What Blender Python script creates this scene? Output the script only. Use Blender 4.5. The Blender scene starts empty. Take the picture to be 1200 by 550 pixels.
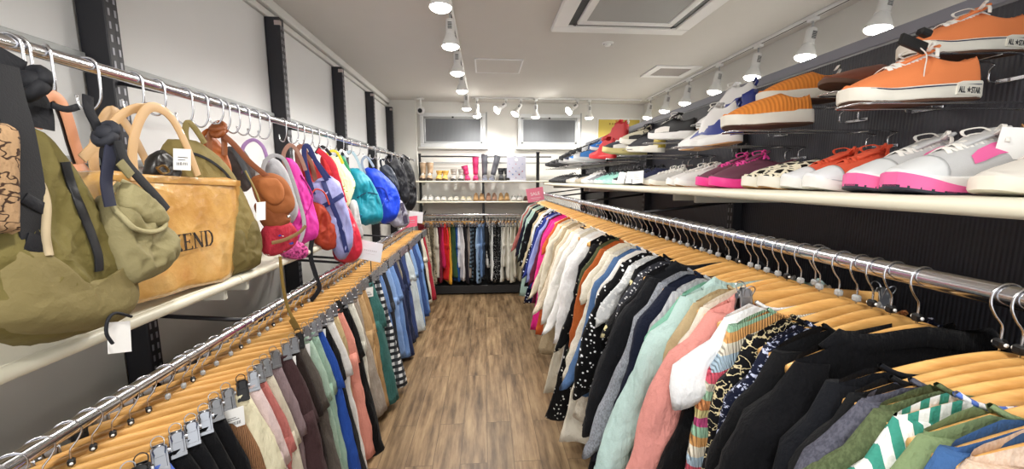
import bpy, math, random
from mathutils import Vector, Matrix, noise
R = math.radians; PI = math.pi
sc = bpy.context.scene
col = sc.collection
rnd = random.Random(7)

# ------------------------------------------------------------ camera
CAM = Vector((0, 0, 1.5)); F = 455.0
YAW, PITCH = R(3.985), R(7.883)
cd = bpy.data.cameras.new('camera'); cam = bpy.data.objects.new('camera', cd); col.objects.link(cam)
cd.sensor_width = 36; cd.lens = F/1200*36; cd.clip_start = .02
cam.location = CAM; cam.rotation_euler = (PI/2-PITCH, 0, -YAW); sc.camera = cam
_f = Vector((math.sin(YAW)*math.cos(PITCH), math.cos(YAW)*math.cos(PITCH), -math.sin(PITCH)))
_r = Vector((math.cos(YAW), -math.sin(YAW), 0)); _u = _r.cross(_f)
def ray(px, py): return _r*((px-600)/F) + _u*((275-py)/F) + _f
def on_plane(px, py, anchor, az):
    """the point of the vertical plane through anchor (direction az from +X) seen at px,py"""
    n = Vector((math.sin(az), -math.cos(az), 0)); d = ray(px, py)
    t = (Vector((anchor[0], anchor[1], 0))-Vector((CAM.x, CAM.y, 0))).dot(n)/d.dot(n)
    return CAM + d*t

# ------------------------------------------------------------ materials
def lin(h):
    h = h.lstrip('#'); c = [int(h[i:i+2], 16)/255 for i in (0, 2, 4)]
    return tuple((x/12.92 if x <= .04045 else ((x+.055)/1.055)**2.4) for x in c)+(1,)
class N:
    def __init__(s, name):
        s.m = bpy.data.materials.new(name); s.m.use_nodes = True; s.t = s.m.node_tree
        s.b = s.t.nodes['Principled BSDF']; s.tc = None
    def n(s, ty, **k):
        x = s.t.nodes.new(ty)
        for a, v in k.items(): setattr(x, a, v)
        return x
    def l(s, a, b): s.t.links.new(a, b)
    def obj(s, scale=(1, 1, 1), rot=(0, 0, 0), loc=(0, 0, 0)):
        if not s.tc: s.tc = s.n('ShaderNodeTexCoord')
        m = s.n('ShaderNodeMapping'); m.inputs['Scale'].default_value = scale
        m.inputs['Rotation'].default_value = rot; m.inputs['Location'].default_value = loc
        s.l(s.tc.outputs['Object'], m.inputs['Vector']); return m.outputs['Vector']
    def noise(s, vec, scale, detail=3, rough=.5):
        x = s.n('ShaderNodeTexNoise'); x.inputs['Scale'].default_value = scale
        x.inputs['Detail'].default_value = detail; x.inputs['Roughness'].default_value = rough
        s.l(vec, x.inputs['Vector']); return x.outputs['Fac']
    def math(s, op, a, b=None):
        x = s.n('ShaderNodeMath', operation=op)
        for i, v in enumerate((a, b)):
            if v is None: continue
            if isinstance(v, (int, float)): x.inputs[i].default_value = v
            else: s.l(v, x.inputs[i])
        return x.outputs[0]
    def ramp(s, fac, stops, const=False):
        x = s.n('ShaderNodeValToRGB'); e = x.color_ramp.elements
        if const: x.color_ramp.interpolation = 'CONSTANT'
        while len(e) < len(stops): e.new(.5)
        for el, (p, c) in zip(e, stops): el.position = p; el.color = c
        s.l(fac, x.inputs['Fac']); return x.outputs['Color']
    def mix(s, fac, a, b, mode='MIX'):
        x = s.n('ShaderNodeMix', data_type='RGBA', blend_type=mode)
        for sock, v in ((x.inputs['Factor'], fac), (x.inputs[6], a), (x.inputs[7], b)):
            if isinstance(v, (int, float, tuple)): sock.default_value = v
            else: s.l(v, sock)
        return x.outputs[2]
    def color(s, c):
        if isinstance(c, tuple): s.b.inputs['Base Color'].default_value = c
        else: s.l(c, s.b.inputs['Base Color'])
    def bump(s, h, strength=.3, dist=.002):
        x = s.n('ShaderNodeBump'); x.inputs['Strength'].default_value = strength
        x.inputs['Distance'].default_value = dist; s.l(h, x.inputs['Height']); s.l(x.outputs['Normal'], s.b.inputs['Normal'])
    def set(s, rough=.5, metal=0, spec=None, coat=0, sheen=0):
        s.b.inputs['Roughness'].default_value = rough; s.b.inputs['Metallic'].default_value = metal
        if spec is not None: s.b.inputs['Specular IOR Level'].default_value = spec
        s.b.inputs['Coat Weight'].default_value = coat; s.b.inputs['Sheen Weight'].default_value = sheen
        return s.m
_mc = {}
def cached(fn):
    def w(*a, **k):
        key = (fn.__name__, a, tuple(sorted(k.items())))
        if key not in _mc: _mc[key] = fn(*a, **k)
        return _mc[key]
    return w
@cached
def plain(c, rough=.5, metal=0, name='paint', var=.06, bump=0, bscale=80, coat=0):
    n = N(name); v = n.obj(); f = n.noise(v, 6, 3)
    a = lin(c); b = tuple(x*(1-var*2) for x in a[:3])+(1,)
    n.color(n.mix(f, a, b))
    if bump: n.bump(n.noise(v, bscale, 3), bump)
    return n.set(rough, metal, coat=coat)
@cached
def cloth(c, pat='plain', c2='#ffffff', c3='#888888', sc_=1.0, rough=.85):
    n = N('cloth_'+pat); v = n.obj(); A, B, C3 = lin(c), lin(c2), lin(c3)
    if sum(A[:3]) < .12: A = tuple(x*.5 for x in A[:3])+(1,)
    base = n.mix(n.math('MULTIPLY', n.noise(v, 9, 3), .35), A, tuple(x*.72 for x in A[:3])+(1,))
    out = base
    if pat == 'dots':
        vo = n.n('ShaderNodeTexVoronoi'); vo.inputs['Scale'].default_value = 55*sc_; vo.inputs['Randomness'].default_value = .75
        n.l(n.obj((1, .35, 1)), vo.inputs['Vector'])
        out = n.mix(n.ramp(vo.outputs['Distance'], [(0, (1, 1, 1, 1)), (.26, (1, 1, 1, 1)), (.3, (0, 0, 0, 1))]), base, B)
    elif pat == 'floral':
        vo = n.n('ShaderNodeTexVoronoi'); vo.inputs['Scale'].default_value = 26*sc_; n.l(n.obj((1, .5, 1)), vo.inputs['Vector'])
        f = n.ramp(n.math('ADD', vo.outputs['Distance'], n.math('MULTIPLY', n.noise(v, 90, 2), .5)), [(0, (1, 1, 1, 1)), (.42, (1, 1, 1, 1)), (.46, (0, 0, 0, 1))])
        sep = n.n('ShaderNodeSeparateColor'); n.l(vo.outputs['Color'], sep.inputs[0])
        out = n.mix(f, base, n.ramp(sep.outputs[0], [(0, B), (.55, C3)], True))
    elif pat == 'paisley':
        f = n.noise(n.obj((1, .5, 1)), 42*sc_, 2, .6)
        out = n.mix(n.ramp(f, [(0, (0, 0, 0, 1)), (.54, (0, 0, 0, 1)), (.57, (1, 1, 1, 1))]), base, B)
    elif pat in ('stripe', 'vstripe', 'check'):
        def band(ax, k):
            w = n.n('ShaderNodeTexWave', wave_type='BANDS', bands_direction=ax); w.inputs['Scale'].default_value = k*sc_
            n.l(v, w.inputs['Vector']); return n.ramp(w.outputs['Fac'], [(0, (0, 0, 0, 1)), (.48, (0, 0, 0, 1)), (.54, (1, 1, 1, 1))])
        if pat == 'stripe': out = n.mix(band('Z', 14), base, B)
        elif pat == 'vstripe': out = n.mix(band('X', 14), base, B)
        else: out = n.mix(band('Z', 6), n.mix(band('X', 6), base, B), C3)
    elif pat == 'rainbow':
        sx = n.n('ShaderNodeSeparateXYZ'); n.l(v, sx.inputs[0])
        f = n.math('FRACT', n.math('MULTIPLY', n.math('ADD', sx.outputs[2], n.math('MULTIPLY', sx.outputs[0], .55)), 4.6*sc_))
        cs = ['#ece0a0', '#dd9560', '#a6cdb0', '#e8e2d0', '#d85a70', '#b4cde0', '#ece6d6', '#e0a868', '#9cc8ac', '#cf5590']
        out = n.ramp(f, [(i/10, lin(x)) for i, x in enumerate(cs)], True)
    elif pat == 'scroll':
        f = n.noise(n.obj((1, .6, 1)), 38*sc_, 2, .5)
        out = n.mix(n.ramp(n.math('ABSOLUTE', n.math('SUBTRACT', f, .5)), [(0, (1, 1, 1, 1)), (.018, (1, 1, 1, 1)), (.03, (0, 0, 0, 1))]), base, B)
    elif pat == 'giraffe':
        vo = n.n('ShaderNodeTexVoronoi', feature='DISTANCE_TO_EDGE'); vo.inputs['Scale'].default_value = 34*sc_; n.l(v, vo.inputs['Vector'])
        out = n.mix(n.ramp(vo.outputs['Distance'], [(0, (1, 1, 1, 1)), (.1, (1, 1, 1, 1)), (.13, (0, 0, 0, 1))]), base, B)
    elif pat == 'denim':
        out = n.mix(n.math('MULTIPLY', n.noise(n.obj((1, 1, .35)), 13, 4), .9), B, base)
    elif pat == 'marl':
        out = n.mix(n.ramp(n.noise(n.obj((1, 1, .5)), 260, 2), [(.4, (0, 0, 0, 1)), (.6, (1, 1, 1, 1))]), base, B)
    n.color(out)
    h = n.math('ADD', n.math('ADD', n.math('MULTIPLY', n.noise(n.obj((1, 1, .35)), 20, 4, .55), 1.0), n.math('MULTIPLY', n.noise(v, 30, 3), .22)), n.math('MULTIPLY', n.noise(v, 330, 2), .05))
    if pat == 'rainbow' or pat == 'cord':
        w = n.n('ShaderNodeTexWave', bands_direction='X'); w.inputs['Scale'].default_value = 60; n.l(v, w.inputs['Vector'])
        h = n.math('ADD', h, n.math('MULTIPLY', w.outputs['Fac'], .3))
    n.bump(h, .9, .022)
    return n.set(rough, sheen=.03, spec=.15)
@cached
def metal(c='#c8c8c8', rough=.18, name='metal'):
    n = N(name); n.color(lin(c)); return n.set(rough, 1)
@cached
def wood(c='#e0b070', c2='#c48a48'):
    n = N('varnished_wood'); v = n.obj((1, 6, 6)); f = n.noise(v, 14, 4, .6)
    oi = n.n('ShaderNodeObjectInfo')
    base = n.ramp(f, [(.3, lin(c2)), (.6, lin(c))])
    hs = n.n('ShaderNodeHueSaturation'); n.l(base, hs.inputs['Color'])
    n.l(n.math('ADD', n.math('MULTIPLY', oi.outputs['Random'], .25), .9), hs.inputs['Value'])
    n.color(hs.outputs['Color']); return n.set(.35, coat=.25)
@cached
def glow(c, s):
    n = N('lamp_glass'); n.color(lin(c)); n.b.inputs['Emission Color'].default_value = lin(c)
    n.b.inputs['Emission Strength'].default_value = s; return n.set(.3)
WOOD = wood('#e3b26c', '#c99450'); CHROME = metal('#d8d8dc', .16, 'chrome'); WIRE = metal('#c9c9cc', .22, 'steel_wire')
BLACKP = plain('#151517', .4, name='black_plastic'); GREYP = plain('#a8aaaa', .45, name='grey_plastic')
WHITEP = plain('#e8e8e6', .45, name='white_plastic', var=.02); DARKM = plain('#2b2b30', .45, .2, name='charcoal_steel', var=.1)
TAG = plain('#f4f4f2', .6, name='tag_card', var=.01); INK = plain('#3a3a3c', .6, name='ink')

# ------------------------------------------------------------ mesh building
class MB:
    def __init__(s): s.v = []; s.f = []
    def add(s, vs, fs):
        o = len(s.v); s.v += [tuple(v) for v in vs]; s.f += [tuple(i+o for i in f) for f in fs]; return s
    def box(s, x0, x1, y0, y1, z0, z1, bev=0, M=None):
        b = min(bev, (x1-x0)/2.01, (y1-y0)/2.01, (z1-z0)/2.01) if bev else 0
        if b:
            vs = []; idx = {}
            X, Y, Z = (x0, x1), (y0, y1), (z0, z1)
            for i in (0, 1):
                for j in (0, 1):
                    for k in (0, 1):
                        c = (X[i], Y[j], Z[k]); sgn = [b if q == 0 else -b for q in (i, j, k)]
                        for a in range(3):
                            p = [c[t]+sgn[t] for t in range(3)]; p[a] = c[a]
                            idx[i, j, k, a] = len(vs); vs.append(p)
            fs = []
            for a in range(3):
                u, w = [t for t in range(3) if t != a]
                for e in (0, 1):
                    q = []
                    for (p1, p2) in ((0, 0), (1, 0), (1, 1), (0, 1)):
                        k3 = [0, 0, 0]; k3[a] = e; k3[u] = p1; k3[w] = p2; q.append(idx[tuple(k3)+(a,)])
                    fs.append(q)
            for a in range(3):                      # edges along axis a
                u, w = [t for t in range(3) if t != a]
                for p1 in (0, 1):
                    for p2 in (0, 1):
                        k0 = [0, 0, 0]; k0[u] = p1; k0[w] = p2; k1 = list(k0); k1[a] = 1
                        fs.append([idx[tuple(k0)+(u,)], idx[tuple(k1)+(u,)], idx[tuple(k1)+(w,)], idx[tuple(k0)+(w,)]])
            for i in (0, 1):
                for j in (0, 1):
                    for k in (0, 1): fs.append([idx[i, j, k, 0], idx[i, j, k, 1], idx[i, j, k, 2]])
        else:
            vs = [(x, y, z) for x in (x0, x1) for y in (y0, y1) for z in (z0, z1)]
            fs = [(0, 1, 3, 2), (4, 6, 7, 5), (0, 4, 5, 1), (2, 3, 7, 6), (0, 2, 6, 4), (1, 5, 7, 3)]
        if M: vs = [M @ Vector(v) for v in vs]
        return s.add(vs, fs)
    def loft(s, rings, cap=(True, True), closed=True):
        n = len(rings[0]); vs = [p for r in rings for p in r]; fs = []
        for j in range(len(rings)-1):
            for i in range(n if closed else n-1):
                i2 = (i+1) % n; fs.append((j*n+i, j*n+i2, (j+1)*n+i2, (j+1)*n+i))
        if cap[0]: fs.append(tuple(range(n-1, -1, -1)))
        if cap[1]: fs.append(tuple(range((len(rings)-1)*n, len(rings)*n)))
        return s.add(vs, fs)
    def tube(s, pts, r, n=8, cap=True):
        pts = [Vector(p) for p in pts]; rs = r if isinstance(r, (list, tuple)) else [r]*len(pts)
        rings = []; up = None
        for i, p in enumerate(pts):
            t = (pts[min(i+1, len(pts)-1)]-pts[max(i-1, 0)]).normalized()
            if up is None: up = Vector((0, 0, 1)) if abs(t.z) < .9 else Vector((1, 0, 0))
            a = t.cross(up)
            if a.length < 1e-4: a = t.orthogonal()
            a.normalize(); up = a.cross(t).normalized()
            rings.append([p+(a*math.cos(q*2*PI/n)+up*math.sin(q*2*PI/n))*rs[i] for q in range(n)])
        return s.loft(rings, (cap, cap))
    def ribbon(s, pts, w, th, nrm):
        """flat band along pts, its width square to the path and nrm"""
        pts = [Vector(p) for p in pts]; nrm = Vector(nrm).normalized(); ws = w if isinstance(w, (list, tuple)) else [w]*len(pts)
        rings = []
        for i, p in enumerate(pts):
            t = (pts[min(i+1, len(pts)-1)]-pts[max(i-1, 0)]).normalized(); a = t.cross(nrm)
            if a.length < 1e-3: a = t.orthogonal()
            a.normalize(); b = a.cross(t).normalized()
            rings.append([p+a*(x*ws[i]/2)+b*(y*th/2) for x, y in ((-1, -.7), (-.9, -1), (.9, -1), (1, -.7), (1, .7), (.9, 1), (-.9, 1), (-1, .7))])
        return s.loft(rings)
    def lathe(s, prof, n=16, M=None, cap=(True, True)):
        rings = [[Vector((r*math.cos(q*2*PI/n), r*math.sin(q*2*PI/n), z)) for q in range(n)] for r, z in prof]
        if M: rings = [[M @ p for p in r] for r in rings]
        return s.loft(rings, cap)
    def sphere(s, c, r, n=10, m=6, sq=(1, 1, 1)):
        c = Vector(c)
        rings = [[c+Vector((math.sin(PI*j/m)*math.cos(2*PI*i/n)*sq[0], math.sin(PI*j/m)*math.sin(2*PI*i/n)*sq[1], math.cos(PI*j/m)*sq[2]))*r for i in range(n)] for j in range(1, m)]
        return s.loft(rings)
    def build(s, name, mat, parent=None, smooth=True, sub=0, angle=None):
        me = bpy.data.meshes.new(name); me.from_pydata(s.v, [], s.f); me.materials.append(mat)
        if smooth: me.polygons.foreach_set('use_smooth', [True]*len(me.polygons))
        me.update()
        if smooth and angle: me.set_sharp_from_angle(angle=R(angle))
        o = bpy.data.objects.new(name, me); col.objects.link(o)
        if parent is not None: o.parent = parent
        if sub:
            md = o.modifiers.new('subdivision', 'SUBSURF'); md.levels = md.render_levels = sub
        return o
def box(x0, x1, y0, y1, z0, z1, bev=0): return MB().box(x0, x1, y0, y1, z0, z1, bev)
def crom(P, k=6, closed=False):
    P = [Vector(p) for p in P]; n = len(P); out = []
    for i in range(n if closed else n-1):
        if closed: a, b, c, d = P[i-1], P[i], P[(i+1) % n], P[(i+2) % n]
        else: a, b, c, d = P[max(i-1, 0)], P[i], P[i+1], P[min(i+2, n-1)]
        for j in range(k):
            t = j/k; out.append(.5*((2*b)+(c-a)*t+(2*a-5*b+4*c-d)*t*t+(3*b-a-3*c+d)*t**3))
    if not closed: out.append(P[-1])
    return out
_labels = {}
def tag(o, label, cat, group=None, kind=None):
    o['label'] = label; o['category'] = cat
    if group: o['group'] = group
    if kind: o['kind'] = kind
    _labels.setdefault(label, []).append(o); return o
def thing(name, label, cat, loc=(0, 0, 0), rz=0, group=None):
    o = bpy.data.objects.new(name, None); o.empty_display_size = .05; col.objects.link(o)
    o.location = loc; o.rotation_euler = (0, 0, rz); return tag(o, label, cat, group)
def struct(name, mb, mat, parent=None, smooth=False):
    o = mb.build(name, mat, parent, smooth)
    if parent is None: o['kind'] = 'structure'
    return o
def text_mesh(s, size, M, mat, parent, name='lettering', depth=.0006, align='CENTER', bold=0):
    cu = bpy.data.curves.new('lettering', 'FONT'); cu.body = s; cu.size = size; cu.extrude = depth; cu.align_x = align; cu.offset = bold
    t = bpy.data.objects.new('tmp', cu); col.objects.link(t); dg = bpy.context.evaluated_depsgraph_get()
    me = bpy.data.meshes.new_from_object(t.evaluated_get(dg)); bpy.data.objects.remove(t); bpy.data.curves.remove(cu)
    me.transform(M); me.materials.clear(); me.materials.append(mat)
    o = bpy.data.objects.new(name, me); col.objects.link(o); o.parent = parent; return o
def frame(o, x, z):
    """matrix with local x axis = x, local y axis = z(up), facing x cross z"""
    x = Vector(x).normalized(); z = Vector(z).normalized(); y = x.cross(z)
    m = Matrix.Identity(4)
    for i in range(3): m[i][0] = x[i]; m[i][1] = z[i]; m[i][2] = y[i]; m[i][3] = o[i]
    return m
def copy_tree(o, parent=None):
    c = o.copy(); col.objects.link(c)
    if parent is not None: c.parent = parent
    for ch in o.children: copy_tree(ch, c)
    return c
# ------------------------------------------------------------ the room
XL, XR, YB, YF, H = -1.28, 2.22, 5.45, -2.2, 2.55
def floor_mat():
    n = N('wood_plank_floor'); v = n.obj(rot=(0, 0, PI/2))
    br = n.n('ShaderNodeTexBrick'); br.offset = .37; br.inputs['Scale'].default_value = 1
    for k, x in (('Brick Width', .95), ('Row Height', .145), ('Mortar Size', .0016), ('Mortar Smooth', .2), ('Bias', 0)): br.inputs[k].default_value = x
    br.inputs['Color1'].default_value = (0, 0, 0, 1); br.inputs['Color2'].default_value = (1, 1, 1, 1); br.inputs['Mortar'].default_value = (0, 0, 0, 1)
    n.l(v, br.inputs['Vector'])
    sh = n.n('ShaderNodeMix', data_type='RGBA', blend_type='ADD'); sh.inputs['Factor'].default_value = 1
    n.l(n.obj((17, 1.6, 1)), sh.inputs[6]); n.l(n.mix(1.0, br.outputs['Color'], (7, 3, 5, 1), 'MULTIPLY'), sh.inputs[7])
    g1 = n.noise(sh.outputs[2], 1.6, 6, .62); g2 = n.noise(n.obj((4.5, 1.4, 1)), 1.6, 4, .6)
    c = n.ramp(n.math('ADD', n.math('MULTIPLY', g1, .68), n.math('MULTIPLY', g2, .38)),
               [(.34, lin('#42321f')), (.46, lin('#6b553c')), (.56, lin('#8a7153')), (.70, lin('#a58c69'))])
    tone = n.math('ADD', n.math('MULTIPLY', br.outputs['Color'], .26), .84)
    cc = n.n('ShaderNodeCombineColor'); [n.l(tone, cc.inputs[i]) for i in range(3)]
    c = n.mix(1.0, c, cc.outputs[0], 'MULTIPLY')
    c = n.mix(n.math('MULTIPLY', br.outputs['Fac'], .6), c, lin('#33261a'))
    n.color(c); n.bump(g1, .12, .002); return n.set(.42, spec=.4)
WALL = plain('#dcdad4', .8, name='white_wall_paint', var=.02, bump=.05, bscale=200)
BOARD = plain('#dedfdf', .5, name='white_wall_board', var=.02)
GREYB = plain('#d6d3cc', .75, name='grey_lower_wall', var=.05)
CEIL = plain('#cfccc6', .9, name='ceiling_paint', var=.02)
TRIM = plain('#d8d8d4', .5, name='white_trim', var=.02)
struct('floor', box(XL-.1, XR+.1, YF, YB+.1, -.1, 0), floor_mat())
struct('ceiling', box(XL-.1, XR+.1, YF, YB+.1, H, H+.1), CEIL)
struct('wall_left', box(XL-.1, XL, YF, YB+.1, 0, H), WALL)
struct('wall_right', box(XR, XR+.1, YF, YB+.1, 0, H), WALL)
struct('wall_back', box(XL, XR, YB, YB+.1, 0, H), WALL)
struct('wall_back_left', box(XL, -.90, YB-.09, YB, 0, H), WALL)
struct('trim_1', box(XL, XL+.055, YF, YB-.09, H-.055, H, .006), TRIM)
struct('trim_2', box(XL, XL+.03, YF, YB-.09, H-.1, H-.062, .004), TRIM)
struct('baseboard_back', box(-.9, XR, YB-.012, YB, 0, .07, .003), plain('#2a2a2c', .5, name='dark_baseboard'))
# wall boards between the uprights, left side
UPY = [.3, 1.41, 2.52, 3.52, 4.44, 5.3]
for i in range(len(UPY)-1):
    a, b = UPY[i]+.03, UPY[i+1]-.03
    where = ['nearest the camera', 'left of the second dark upright', 'between the second and third dark uprights', 'between the third and fourth dark uprights', 'beside the far corner'][i]
    t = thing('wall_panel', 'white wall panel with grey lower panel, '+where, 'wall panel', (XL, (a+b)/2, 0), 0, 'wall panels of the left wall')
    hb = (b-a)/2
    box(.001, .014, -hb, hb, 1.2, H-.105, .002).build('white_board', BOARD, t, False)
    box(.001, .016, -hb, hb, .02, 1.15, .002).build('grey_board', GREYB, t, False)
    box(.014, .030, -hb, hb, 1.86, 1.90, .002).build('cross_rail', plain('#a9adad', .4, name='grey_rail'), t, False)
    box(.014, .030, -hb, hb, 1.55, 1.575, .002).build('cross_rail', plain('#a9adad', .4, name='grey_rail'), t, False)
SLOT = plain('#8f8f96', .4, .3, name='slot_strip'); HOLE = plain('#1b1b1e', .7, name='slot_hole')
def upright(x, y, z1, side, label, slots=True, wd=.075, z0=0):
    t = thing('shelf_upright', label, 'shelf post', (x, y, 0))
    s = side
    dp = .085 if s > 0 else .05
    box(min(0, dp*s), max(0, dp*s), -wd/2, wd/2, z0, z1, .003).build('post', DARKM, t, True, angle=30)
    if slots:
        m = MB(); z = z0+.06
        while z < z1-.05:
            for q in (-.011, .011): m.box(dp*s-.0012, dp*s+.0012, q-.0035, q+.0035, z, z+.022)
            z += .04
        m.build('slots', SLOT, t, False)
    box(min((dp-.03)*s, (dp+.002)*s), max((dp-.03)*s, (dp+.002)*s), -wd/2-.002, -wd/2+.018, z1-.045, z1-.02).build('end_clip', plain('#b8a8a4', .5, name='end_clip'), t, False)
    return t
nm = ['dark upright at the left edge of the photo', 'second dark upright, beside the canvas tote', 'third dark upright, above the magenta bag', 'fourth dark upright, thin, above the blue bag', 'fifth dark upright, above the black bags']
for i, y in enumerate(UPY[1:]): upright(XL+.012, y, H-.105, 1, 'charcoal slotted steel '+nm[i].replace('dark ', ''), wd=.05)

# right side display wall
BX = 1.30; BTOP = 1.981
def rib_mat():
    n = N('ribbed_black_board'); v = n.obj(); w = n.n('ShaderNodeTexWave', bands_direction='Y'); w.inputs['Scale'].default_value = 30
    n.l(v, w.inputs['Vector']); n.color(n.mix(n.noise(n.obj((1, 1, 4)), 3, 3), lin('#2a2a31'), lin('#3c3d46')))
    n.bump(w.outputs['Fac'], .35, .003); return n.set(.42, spec=.5)
RIB = rib_mat()
UR = [-.3, .80, 1.90, 3.0, 4.05, 5.02]
for i in range(5):
    a, b = UR[i]+.004, UR[i+1]-.004
    t = thing('display_panel', 'black ribbed display panel behind '+['the orange canvas sneakers', 'the orange corduroy slip-ons', 'the black and cream sneakers', 'the blue running shoes', 'the farthest black shoes'][i], 'display panel', (BX, (a+b)/2, 0), 0, 'black panels behind the shoes')
    hb = (b-a)/2
    box(0, .02, -hb, hb, .05, BTOP-.045, .002).build('ribbed_board', RIB, t, False)
    box(-.006, .03, -hb, hb, BTOP-.04, BTOP, .003).build('top_trim', plain('#8b8d99', .35, name='grey_top_trim'), t, False)
for i, y in enumerate(UR[2:]):
    upright(BX, y, BTOP-.045, -1, 'black slotted shelf upright on the right, '+['behind the shoelaces of the maroon runners', 'behind the black laced shoes', 'behind the grey mesh sneakers', 'at the far end of the shoe wall'][i], wd=.045)
CREAM = plain('#e4e0cc', .4, name='cream_laminate', var=.02)
def shelf_board(name, label, x0, x1, y0, y1, z, th=.03, front='x-', parts=True):
    t = thing(name, label, 'shelf', ((x0+x1)/2, (y0+y1)/2, z-th)); a, b = (x1-x0)/2, (y1-y0)/2
    box(-a, a, -b, b, 0, th, .004).build('board', CREAM, t, True, angle=30)
    r = th/2
    if front == 'x-': e, axis = -a, 'y'
    elif front == 'x+': e, axis = a, 'y'
    else: e, axis = -b, 'x'
    pts = [(e, -b, r), (e, b, r)] if axis == 'y' else [(-a, e, r), (a, e, r)]
    MB().tube(pts, r, 12).build('rounded_edge', CREAM, t, True, angle=50)
    for q in (-.45, .45):                    # brackets underneath
        if axis == 'y': m = box(-a*.6, a, b*2*q-.008, b*2*q+.008, -.035, -.001, .003)
        else: m = box(a*2*q-.008, a*2*q+.008, -b*.6, b, -.035, -.001, .003)
        m.build('bracket', plain('#c2bfb2', .4, name='bracket_paint'), t, False)
    return t
shelf_board('wall_shelf', 'long cream shoe shelf, near length under the running shoes', .775, BX-.052, -.3, 1.66, 1.474)
shelf_board('wall_shelf', 'long cream shoe shelf, middle length under white sneakers', .775, BX-.052, 1.664, 3.3, 1.474)
shelf_board('wall_shelf', 'long cream shoe shelf, far length under black shoes', .775, BX-.052, 3.304, 5.0, 1.474)
shelf_board('bag_shelf', 'cream bag shelf on the left wall under the olive and tote bags', XL+.07, -.865, .1, 1.385, 1.17, .03, 'x+')
shelf_board('bag_shelf', 'cream bag shelf on the left wall behind the magenta and red bags', XL+.07, -.865, 1.389, 2.45, 1.17, .03, 'x+')

# rails
def rail(name, label, a, b, r, drops, dirn, collars=()):
    a, b = Vector(a), Vector(b); t = thing(name, label, 'clothes rail', (a+b)/2)
    c = (a+b)/2
    MB().tube([a-c, b-c], r, 20).build('tube', CHROME, t, True, angle=40)
    for e in (a, b):
        d = (b-a).normalized()*(.006 if e is b else -.006)
        MB().tube([e-c, e-c+d], r*1.25, 16).build('end_cap', CHROME, t, True, angle=40)
    for p, q in drops:
        MB().tube([Vector(p)-c, Vector(q)-c], .008, 8).build('arm', DARKM, t)
        MB().tube([Vector(p)-c-(b-a).normalized()*.012, Vector(p)-c+(b-a).normalized()*.012], r*1.22, 16).build('socket', CHROME, t, True, angle=40)
    return t
RX, RZ = .75, 1.335
LX, LZ = -.85, 1.0
UX, UZ = -.92, 1.765
rail('hanging_rail', 'long chrome rail under the shoe shelf holding wooden top hangers', (RX, -.2, RZ), (RX, 5.0, RZ), .0165,
     [((RX, y, RZ+.0), (BX-.05, y, RZ+.06)) for y in (-.1, 1.90, 3.0, 4.05, 4.96)], 'y')
rail('hanging_rail', 'lower left chrome rail holding wooden clip hangers of trousers', (LX, -.2, LZ), (LX, 2.43, LZ), .0165,
     [((LX, y, LZ), (XL+.05, y, LZ+.03)) for y in (.3, 1.41, 2.4)], 'y')
rail('hanging_rail', 'lower left chrome rail beyond the white placard, holding jeans', (LX, 2.5, LZ), (LX, 5.2, LZ), .0165,
     [((LX, y, LZ), (XL+.05, y, LZ+.03)) for y in (2.52, 3.52, 4.44)], 'y')
rail('hanging_rail', 'upper left chrome rail holding the row of bags', (UX, -.2, UZ), (UX, 5.2, UZ), .0145,
     [((UX, y, UZ), (XL+.06, y, UZ+.06)) for y in (.3, 1.41, 2.52, 3.52, 4.44)], 'y')

# back wall rack
BY = 5.38
BRX0, BRX1 = -.86, .93
for i, x in enumerate((-.855, -.02, .80)):
    if i == 2: continue
    t = thing('rack_upright', 'thin black upright of the back rack, '+['at its left end', 'in its middle beside the ankle boots'][i], 'shelf post', (x, 5.3, 0))
    box(-.016, .016, -.016, .016, 0, 1.84, .003).build('post', BLACKP, t, False)
    box(-.02, .02, -.02, .02, 1.84, 1.855, .003).build('cap', BLACKP, t, False)
t = thing('rack_upright', 'black upright where the back rack meets the shoe wall', 'shelf post', (.70, 5.16, 0))
box(-.02, .02, -.02, .02, 0, 1.86, .003).build('post', BLACKP, t, False); box(-.024, .024, -.024, .024, 1.86, 1.875, .003).build('cap', BLACKP, t, False)
t = thing('top_rail', 'dark steel rail across the top of the back shoe rack', 'rail', (0, 5.3, 1.82))
MB().tube([(-.86, 0, 0), (.9, 0, 0)], .011, 10).build('tube', metal('#77787c', .3, 'dark_steel'), t)
box(-.84, .9, .05, .06, -.09, -.07).build('back_strip', GREYP, t, False)
def bshelf(label, z): return shelf_board('rack_shelf', label, -.9, .9, 5.1, 5.34, z, .022, 'y-')
bshelf('upper cream shelf of the back rack with boots', 1.50); bshelf('lower cream shelf of the back rack with pumps and flats', 1.235)
box(-.88, .95, 5.34, 5.345, 1.0, 1.215).build('back_board', plain('#b9b7b0', .7, name='pale_back_board'), None, False)
tag(bpy.data.objects['back_board'], 'pale grey board behind the flats on the back rack', 'board')
tag(box(-.88, .9, 5.02, 5.34, .02, .13, .004).build('base_plinth', BLACKP, None, False), 'low black plinth on the floor under the back clothes', 'plinth')
rail('hanging_rail', 'chrome rail across the back wall under the flats', (-.86, 5.16, 1.055), (.66, 5.16, 1.055), .012,
     [((x, 5.16, 1.055), (x, 5.3, 1.09)) for x in (-.8, -.02, .62)], 'x')

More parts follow.
